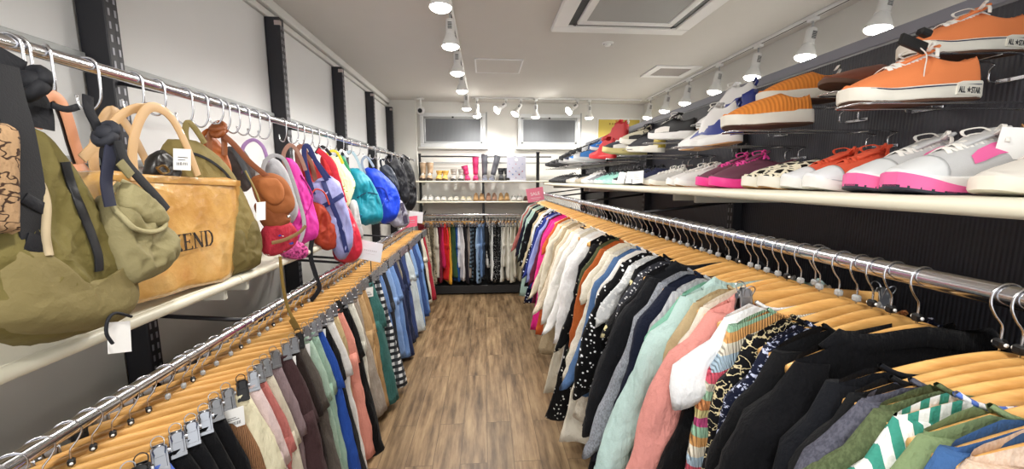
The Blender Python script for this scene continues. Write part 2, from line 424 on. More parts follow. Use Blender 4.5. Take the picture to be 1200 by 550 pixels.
# windows with grey blinds, high on the back wall
def blind_mat():
    n = N('grey_blind'); v = n.obj(); w = n.n('ShaderNodeTexWave', bands_direction='X'); w.inputs['Scale'].default_value = 22; w.inputs['Distortion'].default_value = 1
    n.l(v, w.inputs['Vector']); n.color(n.mix(w.outputs['Fac'], lin('#6b6e72'), lin('#7b7e82'))); return n.set(.7)
BL = blind_mat(); ALU = plain('#dfe1e2', .3, .1, name='white_aluminium', var=.02)
for i, (x0, x1) in enumerate(((-.86, .02), (.46, 1.32))):
    z0, z1 = 1.955, 2.40; t = bpy.data.objects.new('window_%d' % (i+1), None); col.objects.link(t); t.location = ((x0+x1)/2, YB, z0); t['kind'] = 'structure'
    a = (x1-x0)/2; h = z1-z0; m = MB(); w = .045
    m.box(-a, a, -.03, .0, 0, w, .004); m.box(-a, a, -.03, .0, h-w, h, .004); m.box(-a, -a+w, -.03, .0, w, h-w, .004); m.box(a-w, a, -.03, .0, w, h-w, .004)
    m.build('window_frame', ALU, t, True, angle=30)
    m = MB(); w2 = .028
    for (p, q, r, s) in ((-a+w, a-w, w, w+w2), (-a+w, a-w, h-w-w2, h-w), (-a+w, -a+w+w2, w, h-w), (a-w-w2, a-w, w, h-w)): m.box(p, q, -.022, -.005, r, s, .003)
    m.build('sash', plain('#c4c7c9', .3, .2, name='sash'), t, True, angle=30)
    box(-a+w+.02, a-w-.02, -.012, -.004, w+.02, h-w-.012).build('blind', BL, t, False)
    box(-a+w+.02, a-w-.02, -.026, -.008, h-w-.03, h-w-.005, .003).build('blind_cassette', GREYP, t, False)
    box(-a-.03, a+.03, -.05, 0, -.03, 0, .004).build('window_sill', TRIM, t, False)
    box(-.012, .012, -.04, -.02, h-w-.02, h-w).build('latch', BLACKP, t, False)
    box(a+.005, a+.02, -.02, 0, -.02, h+.02).build('side_channel', GREYP, t, False)

# ceiling fittings
t = thing('air_conditioner', 'white four-way ceiling cassette air conditioner with grey grille', 'air conditioner', (.935, 2.36, H-.03))
m = MB(); a, g = .47, .27
m.box(-a, a, -a, -a+.1, 0, .03, .006); m.box(-a, a, a-.1, a, 0, .03, .006); m.box(-a, -a+.1, -a+.1, a-.1, 0, .03, .006); m.box(a-.1, a, -a+.1, a-.1, 0, .03, .006)
m.build('housing', WHITEP, t, True, angle=30)
m = MB(); m.box(-a+.1, a-.1, -a+.1, a-.1, .012, .03); m.build('duct_recess', BLACKP, t, False)
m = MB(); m.box(-g-.05, g+.05, -g-.05, -g, -.004, .02, .004); m.box(-g-.05, g+.05, g, g+.05, -.004, .02, .004); m.box(-g-.05, -g, -g, g, -.004, .02, .004); m.box(g, g+.05, -g, g, -.004, .02, .004)
m.build('grille_frame', WHITEP, t, True, angle=30)
def grille_mat():
    n = N('grey_grille'); v = n.obj(); w = n.n('ShaderNodeTexWave', bands_direction='Y'); w.inputs['Scale'].default_value = 28; n.l(v, w.inputs['Vector'])
    n.color(n.mix(w.outputs['Fac'], lin('#8d8d8b'), lin('#b4b4b2'))); n.bump(w.outputs['Fac'], .5, .003); return n.set(.5)
box(-g, g, -g, g, .002, .015).build('intake_grille', grille_mat(), t, False)
for k in range(4):
    M = Matrix.Rotation(k*PI/2, 4, 'Z')
    MB().box(-.24, .24, g+.075, g+.105, -.006, .008, .003, M=M @ Matrix.Rotation(R(6), 4, 'X')).build('louvre', WHITEP, t, True, angle=30)
    for s in (-1, 1): MB().box(s*.33-.006, s*.33+.006, g+.06, g+.075, -.003, .003, M=M).build('clip', INK, t, False)
t = thing('ceiling_vent', 'small square white ceiling vent with a taupe grille', 'vent', (1.80, 3.82, H-.012))
m = MB()
for (p, q, r, s) in ((-.22, .22, -.19, -.13), (-.22, .22, .13, .19), (-.22, -.15, -.13, .13), (.15, .22, -.13, .13)): m.box(p, q, r, s, 0, .012, .003)
m.build('frame', WHITEP, t, True, angle=30); box(-.15, .15, -.13, .13, .004, .01).build('grille', plain('#8d8580', .6, name='taupe_grille'), t, False)
t = thing('access_hatch', 'square ceiling access hatch with thin white frame', 'hatch', (.135, 3.76, H-.006))
m = MB(); a = .215
for (p, q, r, s) in ((-a, a, -a, -a+.014), (-a, a, a-.014, a), (-a, -a+.014, -a, a), (a-.014, a, -a, a)): m.box(p, q, r, s, -.003, .006, .002)
m.build('frame', WHITEP, t, False); box(-a+.014, a-.014, -a+.014, a-.014, .001, .006).build('cover', CEIL, t, False)
t = thing('sprinkler', 'small chrome ceiling sprinkler with two side studs', 'sprinkler', (.955, 3.1, H))
MB().lathe([(.045, 0), (.04, -.006), (.02, -.008), (.012, -.02), (.02, -.022)], 16).build('rosette', WHITEP, t, True, angle=40)
for s in (-1, 1): MB().tube([(s*.03, 0, -.006), (s*.03, 0, -.014)], .005).build('stud', CHROME, t)
t = thing('security_camera', 'white dome security camera in the upper left back corner', 'camera', (-.815, 5.25, H))
MB().lathe([(.05, 0), (.05, -.01), (.012, -.014), (.012, -.11)], 12).build('bracket', WHITEP, t, True, angle=40)
MB().sphere((0, 0, -.15), .052, 14, 8).build('housing', WHITEP, t)
MB().tube([(0, -.045, -.16), (0, -.056, -.163)], .028, 14).build('lens', BLACKP, t, True, angle=40)
# yellow poster on the back wall, and poster on the rack
t = thing('framed_poster', 'yellow framed notice high on the back wall behind the red high-tops', 'poster', (1.87, YB, 2.05))
box(-.31, .31, -.012, 0, 0, .31, .003).build('frame', WHITEP, t, False); box(-.29, .29, -.014, -.004, .02, .29).build('sheet', plain('#c9b24a', .5, name='yellow_sheet'), t, False)
m = MB(); m2 = MB()
for k, x in enumerate((-.14, -.10, -.07, -.03, .0, .04, .07, .11)): m.box(x, x+.018, -.0155, -.0135, .22, .245)
for x, w in ((-.1, .012), (-.06, .03), (-.01, .012), (.03, .03), (.08, .012)): m2.box(x, x+w, -.0155, -.0135, .1, .18)
m.build('small_letters', plain('#8a6f28', .6, name='ochre_ink'), t, False); m2.build('large_characters', plain('#b5542e', .6, name='red_ink'), t, False)
t = thing('leaning_poster', 'pale lilac card with rows of small pictures on the boot shelf', 'poster', (.415, 5.12, 1.502))
Mx = Matrix.Rotation(R(-3), 4, 'X')
MB().box(-.125, .125, 0, .006, 0, .31, M=Mx).build('card', plain('#b9b9c8', .5, name='lilac_card', var=.02), t, False)
r3 = random.Random(3); cs = ['#2f3550', '#c23a44', '#3d63a8', '#7fa6d8', '#444']
for k, c in enumerate(['#2f3550', '#c23a44', '#5d83c8', '#e8e8ee']):
    m = MB()
    for row, z in enumerate((.215, .165, .12, .08, .04)):
        for cc in range(5):
            if (row+cc+k*3) % 4 == k and not (row == 0 and k == 3):
                x = -.09+cc*.042; s = (.005, .005, .007, .009, .005)[row]; m.box(x-s, x+s*.8, -.0015, .0005, z-s, z+s, M=Mx)
    if m.v: m.build('printed_picture', plain(c, .6, name='print_ink'), t, False)
MB().tube([Mx @ Vector((.0, -.001, .27)), Mx @ Vector((.0, -.003, .27))], .02, 14).build('white_sticker', TAG, t, False)

# lamps
def lamp(label, x, y, z, tilt=(0, 0), drop=.0, power=26, tube=False, scale=1.0):
    t = thing('track_spotlight', label, 'ceiling lamp', (x, y, z), 0, 'track spotlights')
    M = Matrix.Rotation(tilt[0], 4, 'X') @ Matrix.Rotation(tilt[1], 4, 'Y')
    box(-.018, .018, -.035, .035, -.022, 0, .004).build('adapter', WHITEP, t, True, angle=30)
    MB().tube([(0, 0, -.02), (0, 0, -.06)], .006).build('stem', GREYP, t)
    Mo = Matrix.Translation((0, 0, -.06)) @ M @ Matrix.Scale(scale, 4)
    MB().lathe([(.012, 0), (.022, -.004), (.027, -.012), (.027, -.085), (.031, -.09)], 16, Mo).build('housing', WHITEP, t, True, angle=40)
    m = MB()
    for k in range(6): m.box(-.012, .012, -.0285, -.026, -.03-k*.007, -.027-k*.007, M=Mo)
    m.build('vent_slots', INK, t, False)
    MB().lathe([(.026, -.09), (.03, -.1), (.046, -.135), (.052, -.155), (.052, -.16)], 20, Mo, (True, False)).build('reflector', WHITEP, t, True, angle=50)
    MB().lathe([(.051, -.158), (.045, -.168), (.028, -.176), (.005, -.179)], 20, Mo, (True, True)).build('bulb', glow('#fffaf2', 26), t)
    ld = bpy.data.lights.new('lamp_light', 'SPOT'); ld.energy = power; ld.shadow_soft_size = .05; ld.color = (1, .965, .91); ld.spot_size = R(168); ld.spot_blend = .6
    lo = bpy.data.objects.new('lamp_light', ld); col.objects.link(lo); lo.parent = t; lo.location = Mo @ Vector((0, 0, -.19)); lo.rotation_euler = M.to_euler()
    return t
def track(label, a, b):
    a, b = Vector(a), Vector(b); c = (a+b)/2; t = thing('lighting_track', label, 'lighting track', c); d = b-a
    h = .017; L = d.length/2
    m = box(-h, h, -L, L, -.02, 0, .003) if abs(d.y) > abs(d.x) else box(-L, L, -h, h, -.02, 0, .003)
    m.build('channel', WHITEP, t, False)
    m = box(-.004, .004, -L+.02, L-.02, -.0215, -.018) if abs(d.y) > abs(d.x) else box(-L+.02, L-.02, -.004, .004, -.0215, -.018)
    m.build('slot', INK, t, False)
track('white lighting track along the left side of the ceiling', (-.2, -1.6, H), (-.2, 4.75, H))
track('white lighting track along the right edge of the ceiling', (2.1, -1.6, H), (2.1, 5.1, H))
track('white lighting track across the ceiling before the back windows', (-.15, 5.12, H), (2.05, 5.12, H))
ZT = H-.02; P = 47
nearl = ['topmost and nearest of the left lighting track', 'second from the top on the left lighting track', 'third from the top on the left lighting track', 'fourth from the top on the left lighting track', 'farthest one on the left lighting track']
for k, y in enumerate((1.98, 2.52, 3.12, 3.72, 4.6)): lamp('lit white spotlight, '+nearl[k], -.2, y, ZT, (0, 0), power=P)
for k, y in enumerate((-1.2, -.4, .5)): lamp('lit white spotlight on the left track %s the camera' % ('well behind', 'just behind', 'right above')[k], -.2, y, ZT, power=P)
rl = ['above the orange canvas sneakers', 'above the orange corduroy slip-ons', 'above the blue and white high-tops', 'above the black and white sneaker', 'above the black and cream sneakers', 'above the red high-tops', 'farthest along, near the yellow notice']
for k, y in enumerate((2.03, 2.5, 3.0, 3.5, 4.02, 4.48, 4.95)): lamp('lit white spotlight on the right track, '+rl[k], 2.1, y, ZT, (0, R(10)), power=P*.75, scale=1.15)
for k, y in enumerate((-.9, .1, 1.1)): lamp('lit white spotlight on the right track %s' % ('well behind the camera', 'beside the camera', 'just outside the frame')[k], 2.1, y, ZT, (0, R(10)), power=P*.75)
for k, (x, tl) in enumerate(((-.09, 0), (.28, 50), (.47, 30), (.66, 0), (1.2, 50), (1.36, 0))):
    lamp('white spotlight on the back track, '+['in front of the left window', 'tilted away left of the right window', 'tilted, at the left edge of the right window', 'hanging in front of the right window', 'tilted away right of the right window', 'right of the right window'][k], x, 5.12, ZT, (R(-tl*.6), R(tl)), power=P*.32)
# ------------------------------------------------------------ hangers
def make_top_hanger(dark):
    t = thing('wooden_hanger', 'x', 'hanger'); rings = []
    for i in range(25):
        x = -.215+.43*i/24; u = abs(x)/.215
        z = -.084-.076*(u**1.25)+.004*math.sin(u*PI)
        y = -.004*u*u; hh = .019*(1-u**3*.45); tk = .0062*(1+.2*u)
        rings.append([Vector((x, y+tk*math.cos(a), z-hh*.9+hh*math.sin(a))) for a in [q*2*PI/10 for q in range(10)]])
    MB().loft(rings).build('shoulder_bar', WOOD, t)
    hook(t, dark); return t
def hook(t, dark, rr=.0205):
    pts = [(-rr*math.cos(a), 0, rr*math.sin(a)) for a in [R(-55)+R(235)*k/12 for k in range(13)]]
    pts = [(x, y, z-.002) for x, y, z in pts]
    pts += [(rr*.95, 0, -.014), (rr*.55, 0, -.03), (rr*.1, 0, -.042), (0, 0, -.054), (0, 0, -.082)]
    MB().tube(crom(pts, 2), .0018, 6).build('hook', WIRE, t)
    m = box(-.006, .006, -.0075, .0075, -.078, -.064, .003); o = m.build('size_marker', BLACKP if dark else GREYP, t, True, angle=40)
    MB().tube([(0, .0072, -.071), (0, .0092, -.071)], .003, 8).build('marker_dot', TAG, o) if dark else None
    MB().tube([(0, -.0072, -.071), (0, -.0092, -.071)], .003, 8).build('marker_dot', TAG, o) if dark else None
CLIPM = metal('#a4a6ab', .3, 'clip_steel')
def make_clip_hanger(dark, blackclip=False):
    t = thing('clip_hanger', 'x', 'hanger'); rings = []
    for i in range(17):
        x = -.152+.304*i/16; u = abs(x)/.152; z = -.083-.012*u; hh = .0165*(1-.15*u)
        rings.append([Vector((x, .006*cx, z-hh+hh*cz)) for cx, cz in ((-1, -.7), (-.7, -1), (.7, -1), (1, -.7), (1, .7), (.7, 1), (-.7, 1), (-1, .7))])
    MB().loft(rings).build('crossbar', WOOD, t, True, angle=40)
    hook(t, dark, .0205)
    MB().tube([(-.16, 0, -.118), (.16, 0, -.118)], .0018, 6).build('wire_rod', WIRE, t)
    for s in (-1, 1):
        m = MB()
        for k in (-1, 1):
            M = Matrix.Translation((s*.162, k*.008, -.112)) @ Matrix.Rotation(R(12*k), 4, 'X') @ Matrix.Scale(.76, 4)
            m.box(-.019, .019, -.0014, .0014, -.034, .030, .0008, M=M); m.box(-.013, .013, -.001+k*.004, .001+k*.004, .006, .036, .0008, M=M)
            m.box(-.020, .020, -.0035, .0035, -.040, -.028, .001, M=M); m.box(-.019, -.013, -.003, .003, -.03, .028, .001, M=M); m.box(.013, .019, -.003, .003, -.03, .028, .001, M=M)
        for k in (-1, 1): m.tube(crom([(s*.162-.009, k*.012, -.10), (s*.162-.011, k*.020, -.082), (s*.162, k*.023, -.074), (s*.162+.011, k*.020, -.082), (s*.162+.009, k*.012, -.10)], 3), .0013, 5)
        c = m.build('clip', BLACKP if blackclip else CLIPM, t, True, angle=30)
        box(s*.162-.015, s*.162+.015, -.0125, .0125, -.146, -.136, .002).build('rubber_pad', BLACKP, c, True, angle=30)
        MB().tube([(s*.164-.017, 0, -.104), (s*.164+.017, 0, -.104)], .0075, 10).build('spring', CLIPM, c, True, angle=40)
    return t
TH = {d: make_top_hanger(d) for d in (0, 1)}; CH = {(d, b): make_clip_hanger(d, b) for d in (0, 1) for b in (0, 1)}
_used = set()
_short = {}
def short(d):
    w = d.replace(',', '').split()[:6]
    while w[-1] in ('a', 'the', 'with', 'and', 'in', 'of', 'to', 'beside', 'at', 'on', 'between', 'left', 'its', 'behind', 'near', 'under', 'only', 'white,', 'beyond', 'two', 'inside', 'large', 'peeking', 'middle', 'far', 'small'): w.pop()
    return ' '.join(w)
def place_hanger(src, loc, rz, label, group):
    k = id(src)
    if k in _used: t = copy_tree(src)
    else: t = src; _used.add(k)
    t.location = loc; t.rotation_euler = (0, 0, rz); t['group'] = group; t['label'] = label
    return t
# ------------------------------------------------------------ garments (local: x across towards the aisle, z down from the rail)
def nz(x, y, z, s, seed): return noise.noise(Vector((x*s+seed*7.3, y*s+seed*3.1, z*s)))
def tagcard(parent, p, rot=0, w=.036, h=.05, name='price_tag'):
    M = Matrix.Translation(p) @ Matrix.Rotation(rot, 4, 'Z') @ Matrix.Rotation(R(4), 4, 'X')
    o = MB().box(-w/2, w/2, -.0006, .0006, -h, 0, M=M).build(name, TAG, parent, False)
    m = MB(); r_ = random.Random(int(p[0]*999)+int(p[2]*777)); x = -w*.32
    while x < w*.3:
        ww = r_.choice((.0006, .0011, .0017)); m.box(x, x+ww, -.0010, -.0005, -h*.85, -h*.68, M=M); x += ww+.0012
    m.box(-w*.3, w*.25, -.0010, -.0005, -h*.58, -h*.55, M=M); m.box(-w*.3, w*.1, -.0010, -.0005, -h*.48, -h*.45, M=M)
    m.build('barcode', INK, o, False)
    MB().tube([M @ Vector((0, 0, -.004)), M @ Vector((0, .004, .02)), M @ Vector((0, .008, .035))], .0006, 4).build('tag_string', BLACKP, o)
    return o
def sleeve_rings(sd, y0, out, Ls, wx, wy, seed, lean, cuff=False, nseg=16):
    rings = []; nr = 17 if Ls > .3 else 8
    for j in range(nr):
        s = j/(nr-1); z = -.165-s*Ls
        if j == 0: z = -.150
        top = min(1, s*Ls/.07)
        cx = sd*(.184+.026*top)+sd*out*.62*s+(.03*math.sin(s*3+seed))*s+lean*(s*Ls)
        cy = y0+.018*s*math.sin(seed*2.3)+.006*math.sin(s*9+seed)
        rx = (.032+(wx-.032)*top)*(1-.33*s); ry = (.012+(wy-.012)*top)*(1-.2*s)
        if cuff and j >= nr-3: rx *= .86; ry *= .9
        r = []
        for q in range(nseg):
            a = q*2*PI/nseg; c, s_ = math.cos(a), math.sin(a)
            x = cx+rx*c*(1+.10*nz(c, s_, z*3, 2.4, seed)); y = cy+ry*s_*(1+.25*nz(c, s_, z*4, 2.5, seed+5))
            w = .007*nz(x*1.3, y, z, 22, seed+2)+.006*math.sin(z*70+c*3+seed)*nz(0, 0, z, 9, seed)
            r.append(Vector((x+w*c, y+w*s_*1.6, z+(.010*c*sd*-1 if j else 0)+.02*top*(-sd*c))))
        rings.append(r)
    return rings
def garment_top(name, label, loc, rz, mat, W=.205, L=.62, sleeve='long', neck=.075, lean=.30, seed=1, ry=.02, collar=None, placket=None, group=None, lower=None, cat='shirt', dip=.045, sw=.062, out=.05, tagc=None, side=1, sl=None, fold=1.0, hem=None):
    t = thing(name, label, cat, loc, rz, group); nx = 36; NR = 20; neck = .05+neck
    def ztop(x, back):
        u = min(1, abs(x)/W); z = -.072-.074*(u**1.25)+.006*math.sin(u*PI)
        if abs(x) < neck: z -= dip*(.8 if back else 1)*(1-(abs(x)/neck)**5)
        return z
    def body(v0, v1, nm, m, grow=0):
        rings = []
        for j in range(NR):
            v = v0+(v1-v0)*j/(NR-1); r = []
            for q in range(nx):
                a = q*2*PI/nx; c, s_ = math.cos(a), math.sin(a)
                w = W*(1-.06*min(1, v*6))+.03*v; xx = w*(abs(c)**.8)*(1 if c > 0 else -1)
                zt = ztop(xx, s_ > 0); z = zt*(1-v)+(-.13-L)*v
                yr = max(.0105, (ry+grow)*(.35+.65*min(1, v*5))); y = yr*(abs(s_)**.7)*(1 if s_ > 0 else -1)
                k = min(1, v*2.2)*fold
                y += k*(.013*math.sin(xx*34+seed*1.7+v*1.3)+.02*nz(xx, 0, z*.5, 7, seed)+.009*nz(xx*1.5, 0, z, 20, seed+3)); y += k*.010*nz(xx, s_, z, 15, seed+9)
                xx += k*(.010*nz(0, s_, z, 9, seed+1)) + lean*v*L + .004*nz(xx, s_, z, 30, seed)
                r.append(Vector((xx, y, z)))
            rings.append(r)
        return MB().loft(rings, (v0 > 0, True)).build(nm, m, t)
    if lower:
        body(0, lower[0], 'upper_body', mat); body(lower[0]-.01, hem[0] if hem else 1, 'lower_body', lower[1], .001)
        if hem: body(hem[0]-.01, 1, 'hem_panel', hem[1], .002)
    else: body(0, 1, 'body', mat)
    # inside of the neck
    if sleeve != 'none':
        Ls = sl or {'long': .53, 'short': .2, 'mid': .34}[sleeve]
        for sd in (1, -1):
            ln = lean if sd > 0 else lean*.5
            rg = sleeve_rings(sd, .006*seed % .01, out if sd > 0 else .01, Ls, sw, max(ry*1.15, .018), seed+sd, ln*.9, sleeve == 'long')
            MB().loft(rg, (True, True)).build('sleeve', mat if not (lower and lower[0] < .3) else mat, t)
            if sleeve == 'long' and cuffs_on(seed):
                rg2 = [[p+(p-sum(r, Vector())/len(r))*.05 for p in r] for r in rg[-3:]]
                MB().loft(rg2, (False, True)).build('cuff', mat, t)
    # neckline rib or collar
    pts = []
    for k in range(33):
        a = k*2*PI/32; x = neck*math.copysign(abs(math.cos(a))**.6, math.cos(a)); bk = math.sin(a) > 0
        pts.append(Vector((x, max(.0115, ry*.4+.003)*math.sin(a), ztop(x, bk)+.002)))
    if collar == 'shirt':
        for sd in (-1, 1):
            c = [(-.002, neck*1.05), (.03, neck*.8), (.045, neck*.15)]
            rings = []
            for zz, inner in ((0, 1.0), (.012, 1.08), (-.018, 1.35), (-.024, 1.3)):
                rings.append([Vector((sd*neck*math.cos(a)*inner, (ry*.4+.004)*math.sin(a)*(1+.3*(inner-1)), ztop(neck*math.cos(a), math.sin(a) > 0)+.004+zz-(.02 if math.sin(a) < -.5 and inner > 1.2 else 0))) for a in [R(-80)+R(170)*q/10 for q in range(11)]])
            MB().loft(rings, (False, False), closed=False).build('collar', mat, t)
    elif collar != 'off':
        MB().tube(pts, .0042, 6, False).build('neckband', collar if collar not in (None, 'rib') else mat, t)
    if placket:
        m = MB(); 
        for k in range(7):
            v = .08+k*.12; z = -.12-L*v
            m.lathe([(.0052, 0), (.0052, .002), (.003, .0028)], 10, Matrix.Translation((lean*v*L+.0, -ry*1.2-.003+.0, z)) @ Matrix.Rotation(PI/2, 4, 'X'))
        m.build('buttons', placket, t, True, angle=40)
    if tagc: tagcard(t, (W*.8+lean*.03, ry+.014, -.19), PI+R(35))
    return t
def cuffs_on(seed): return int(seed*10) % 3 == 0
def garment_bottom(name, label, loc, rz, mat, kind='trousers', W=.175, L=.85, lean=.12, seed=1, ry=.02, group=None, leg=.105, flare=1.0, band=True, cat='trousers', tagc=None, cord=None, fold=1.0):
    t = thing(name, label, cat, loc, rz, group); nx = 30; z0 = -.128
    def ring(cx, w, yr, z, v, sd=0):
        r = []
        for q in range(nx):
            a = q*2*PI/nx; c, s_ = math.cos(a), math.sin(a)
            xx = w*(abs(c)**.8)*(1 if c > 0 else -1); y = yr*(abs(s_)**.75)*(1 if s_ > 0 else -1); k = min(1, v*2.5+.15)*fold
            X = cx+xx
            y += k*(.010*math.sin(X*36+seed*1.9+v)+.016*nz(X, sd, z*.5, 8, seed)+.008*nz(X, 0, z*.7, 20, seed+3)+.007*nz(X, s_, z, 13, seed+7))
            X += k*.010*nz(0, s_, z, 9, seed+1)+lean*max(0, v)*L
            r.append(Vector((X, y, z)))
        return r
    if kind == 'skirt':
        rings = [ring(0, W*(1+.10*j/15), ry*(.5+.9*j/15), z0-L*j/15, j/15) for j in range(16)]
        MB().loft(rings).build('body', mat, t)
    else:
        cv = min(.30/L, .8); m = MB()
        rings = [ring(0, W*(1+.12*min(1, j/4)), ry*(.6+.5*min(1, j/3)), z0-L*cv*j/7, cv*j/7) for j in range(8)]
        m.loft(rings)
        for sd in (-1, 1):
            rg = []
            for j in range(15):
                s = j/14; v = cv*.8+(1-cv*.8)*s
                w = (leg*(1-s)+leg*.78*flare*s)*.88; rg.append(ring(sd*(W*.52)*(1-.1*s), w, ry*(1.05+.1*s), z0-L*v, v, sd))
            m.loft(rg)
        m.build('legs', mat, t)
        if L > .5:
            for sd in (1,):
                s = Vector((0, 0, 0)); 
    if band:
        rg = [[p*1.0+Vector((0, (.0016 if p.y > 0 else -.0016), dz)) for p in ring(0, W*1.012, ry*.66, z0, 0)] for dz in (.004, -.001, -.030, -.036)]
        MB().loft(rg).build('waistband', mat, t)
        if kind != 'skirt':
            m = MB()
            for x in (-.12, -.05, .05, .12): m.box(x-.005, x+.005, -ry*.66-.006, ry*.66+.006, z0-.038, z0+.006, .001)
            m.build('belt_loops', mat, t)
    if cord:
        for s in (-1, 1): MB().tube(crom([(s*.012, -ry-.004, z0-.02), (s*.03, -ry-.02, z0-.07), (s*.02, -ry-.02, z0-.16), (s*.035, -ry-.022, z0-.22)], 4), .0022, 6).build('drawstring', cord, t)
    if tagc: tagcard(t, (W*.75, -ry-.016, z0-.012), R(0), .05, .06)
    return t
C = cloth
# ------------------------------------------------------------ the right rail, from the camera to the back wall
# hook y, name, label, category, material, options
T = []
def G(y, name, desc, cat, mat, **k): T.append((y, name, desc, cat, mat, k))
wt = TAG
G(.33, 'ribbed_top', 'pale beige ribbed top at the bottom right corner', 'top', C('#d9c2ae', 'marl', '#c8ae98'), sleeve='short', ry=.022)
G(.355, 't_shirt', 'denim-blue cotton top beside the sage t-shirt', 't-shirt', C('#3f6396'), sleeve='short')
G(.38, 't_shirt', 'sage green plain t-shirt at the near end of the right rail', 't-shirt', C('#7c8f68'), sleeve='short', ry=.026, neck=.085, sw=.075)
G(.402, 't_shirt', 'green, blue and white striped t-shirt', 't-shirt', C('#eef0f0', 'vstripe', '#3f9080', sc_=1.0), sleeve='short', collar=C('#eef0f4', 'vstripe', '#5a78c8', sc_=1.5), neck=.09)
G(.424, 'blouse', 'dark olive crinkled blouse', 'blouse', C('#4f5a3e', 'marl', '#5c6849'), sleeve='short', neck=.09)
G(.446, 'knit_t_shirt', 'charcoal grey knitted t-shirt', 't-shirt', C('#4a4b58', 'marl', '#5a5b68'), sleeve='short', ry=.024, neck=.10, sw=.07)
G(.468, 't_shirt', 'black long-sleeved top with a pushed-up cuff beside the charcoal knit', 't-shirt', C('#202124'), sleeve='mid', neck=.11)
G(.49, 'blouse', 'black crinkled blouse with gathered sleeve', 'blouse', C('#1b1e26'), sleeve='long', ry=.026, neck=.10, sw=.066)
G(.60, 'jacket', 'large black linen jacket with chest seam, on the foremost full hanger', 'jacket', C('#121319'), sleeve='long', ry=.036, neck=.075, sw=.08, L=.7, out=.05, collar='shirt', dip=.03)
G(.645, 'shirt', 'black button shirt behind the linen jacket', 'shirt', C('#17181c'), sleeve='long', ry=.024, neck=.07, sw=.066)
G(.68, 'blouse', 'navy blouse with white leaf print', 'blouse', C('#1d2440', 'paisley', '#b9c0dc', sc_=2.6), sleeve='long', neck=.08)
G(.712, 'blouse', 'black blouse with thin gold and white flower print', 'blouse', C('#16171d', 'scroll', '#cdbf98', sc_=1.5), sleeve='long', neck=.08)
G(.752, 'knitted_sweater', 'rainbow-striped pastel knitted sweater', 'sweater', C('#f2e58c', 'rainbow'), sleeve='mid', ry=.034, neck=.09, sw=.062, out=.0, lean=.04)
G(.80, 'blouse', 'white blouse with a black block across the middle', 'blouse', C('#e9ebee'), sleeve='mid', sl=.17, ry=.03, neck=.085, lower=(.30, C('#141519')), hem=(.70, C('#e9ebee')), L=.68, sw=.07, out=.03, lean=.34)
G(.853, 'shirt', 'salmon pink long-sleeved shirt with a folded cuff', 'shirt', C('#d9928a'), sleeve='long', ry=.032, sw=.072, out=.17, collar='shirt')
G(.895, 'shirt', 'ivory shirt beside the salmon pink one', 'shirt', C('#e0d9cb'), sleeve='short', neck=.06)
G(.925, 'blouse', 'khaki beige blouse behind the mint shirt', 'blouse', C('#b5a27e'), sleeve='long', L=.78)
G(.965, 'shirt', 'pale mint long-sleeved shirt, wide and smooth', 'shirt', C('#b4cfcb'), sleeve='long', ry=.034, sw=.078, out=.16, collar='shirt', L=.72)
G(1.0, 't_shirt', 'teal green t-shirt peeking behind the mint shirt', 't-shirt', C('#7eb5a0'), sleeve='short')
G(1.03, 't_shirt', 'light grey striped t-shirt beside the navy pullover', 't-shirt', C('#b9bcc0', 'vstripe', '#a3a6ac', sc_=1.6), sleeve='short')
G(1.085, 'pullover', 'navy blue long-sleeved pullover', 'sweater', C('#252c44'), sleeve='long', ry=.032, sw=.07, out=.11)
G(1.13, 'sweater', 'mid grey marl sweater', 'sweater', C('#7c8088', 'marl', '#959aa4'), sleeve='long', out=.12, L=.7)
G(1.185, 'coat', 'long black coat, left of the navy pullover', 'coat', C('#22242a'), sleeve='long', ry=.034, sw=.074, out=.13, L=.85, collar='shirt')
G(1.23, 'cardigan', 'black cardigan between the coat and the dotted grey blouse', 'cardigan', C('#1d1e23'), sleeve='long', out=.10, L=.7)
G(1.28, 'blouse', 'dark grey blouse with tiny white dots', 'blouse', C('#3c3e46', 'dots', '#d8d8dc', sc_=1.6), sleeve='long')
G(1.33, 'dress', 'black dress with large lilac and cream flowers', 'dress', C('#17181c', 'floral', '#b08ad0', '#d8d0a0', sc_=.8), sleeve='short', ry=.03, L=.85, neck=.06)
G(1.375, 'blouse', 'pale grey lace blouse beside the flowered dress', 'blouse', C('#cdd0d2', 'paisley', '#e8eaea', sc_=1.5), sleeve='short', L=.6)
G(1.43, 'blouse', 'black long-sleeved blouse with white polka dots', 'blouse', C('#0f1014', 'dots', '#eceef2', sc_=1.1), sleeve='long', ry=.034, sw=.07, out=.13, L=.72)
G(1.48, 'shirt', 'white shirt with thin black edging', 'shirt', C('#eceae6'), sleeve='long', L=.62)
G(1.54, 'shirt', 'blue denim shirt with creased sleeve', 'shirt', C('#37527c', 'denim', '#5878a4'), sleeve='long', ry=.03, sw=.07, out=.14)
G(1.61, 'cardigan', 'ivory chunky long cardigan', 'cardigan', C('#dcd6c8', 'marl', '#c9c2b2'), sleeve='long', ry=.036, L=.78, sw=.076, out=.08)
G(1.68, 'dress', 'cream dress hanging behind the ivory cardigan', 'dress', C('#e2dccc'), sleeve='short', L=.95)
G(1.74, 'blouse', 'rust orange blouse', 'blouse', C('#a9582a'), sleeve='long', L=.66, out=.08)
G(1.80, 'shirt', 'dark olive shirt beside the rust blouse', 'shirt', C('#4c5238'), sleeve='long', L=.6)
G(1.87, 'blouse', 'black blouse with beige and white paisley flowers', 'blouse', C('#18181b', 'floral', '#c9bda8', '#8a8478', sc_=1.5), sleeve='long', L=.62, out=.06)
G(1.93, 'skirt_dress', 'long black and white patterned dress reaching almost to the floor', 'dress', C('#1b1b1e', 'floral', '#e2e2de', '#e2e2de', sc_=1.6), sleeve='none', L=1.02, neck=.08)
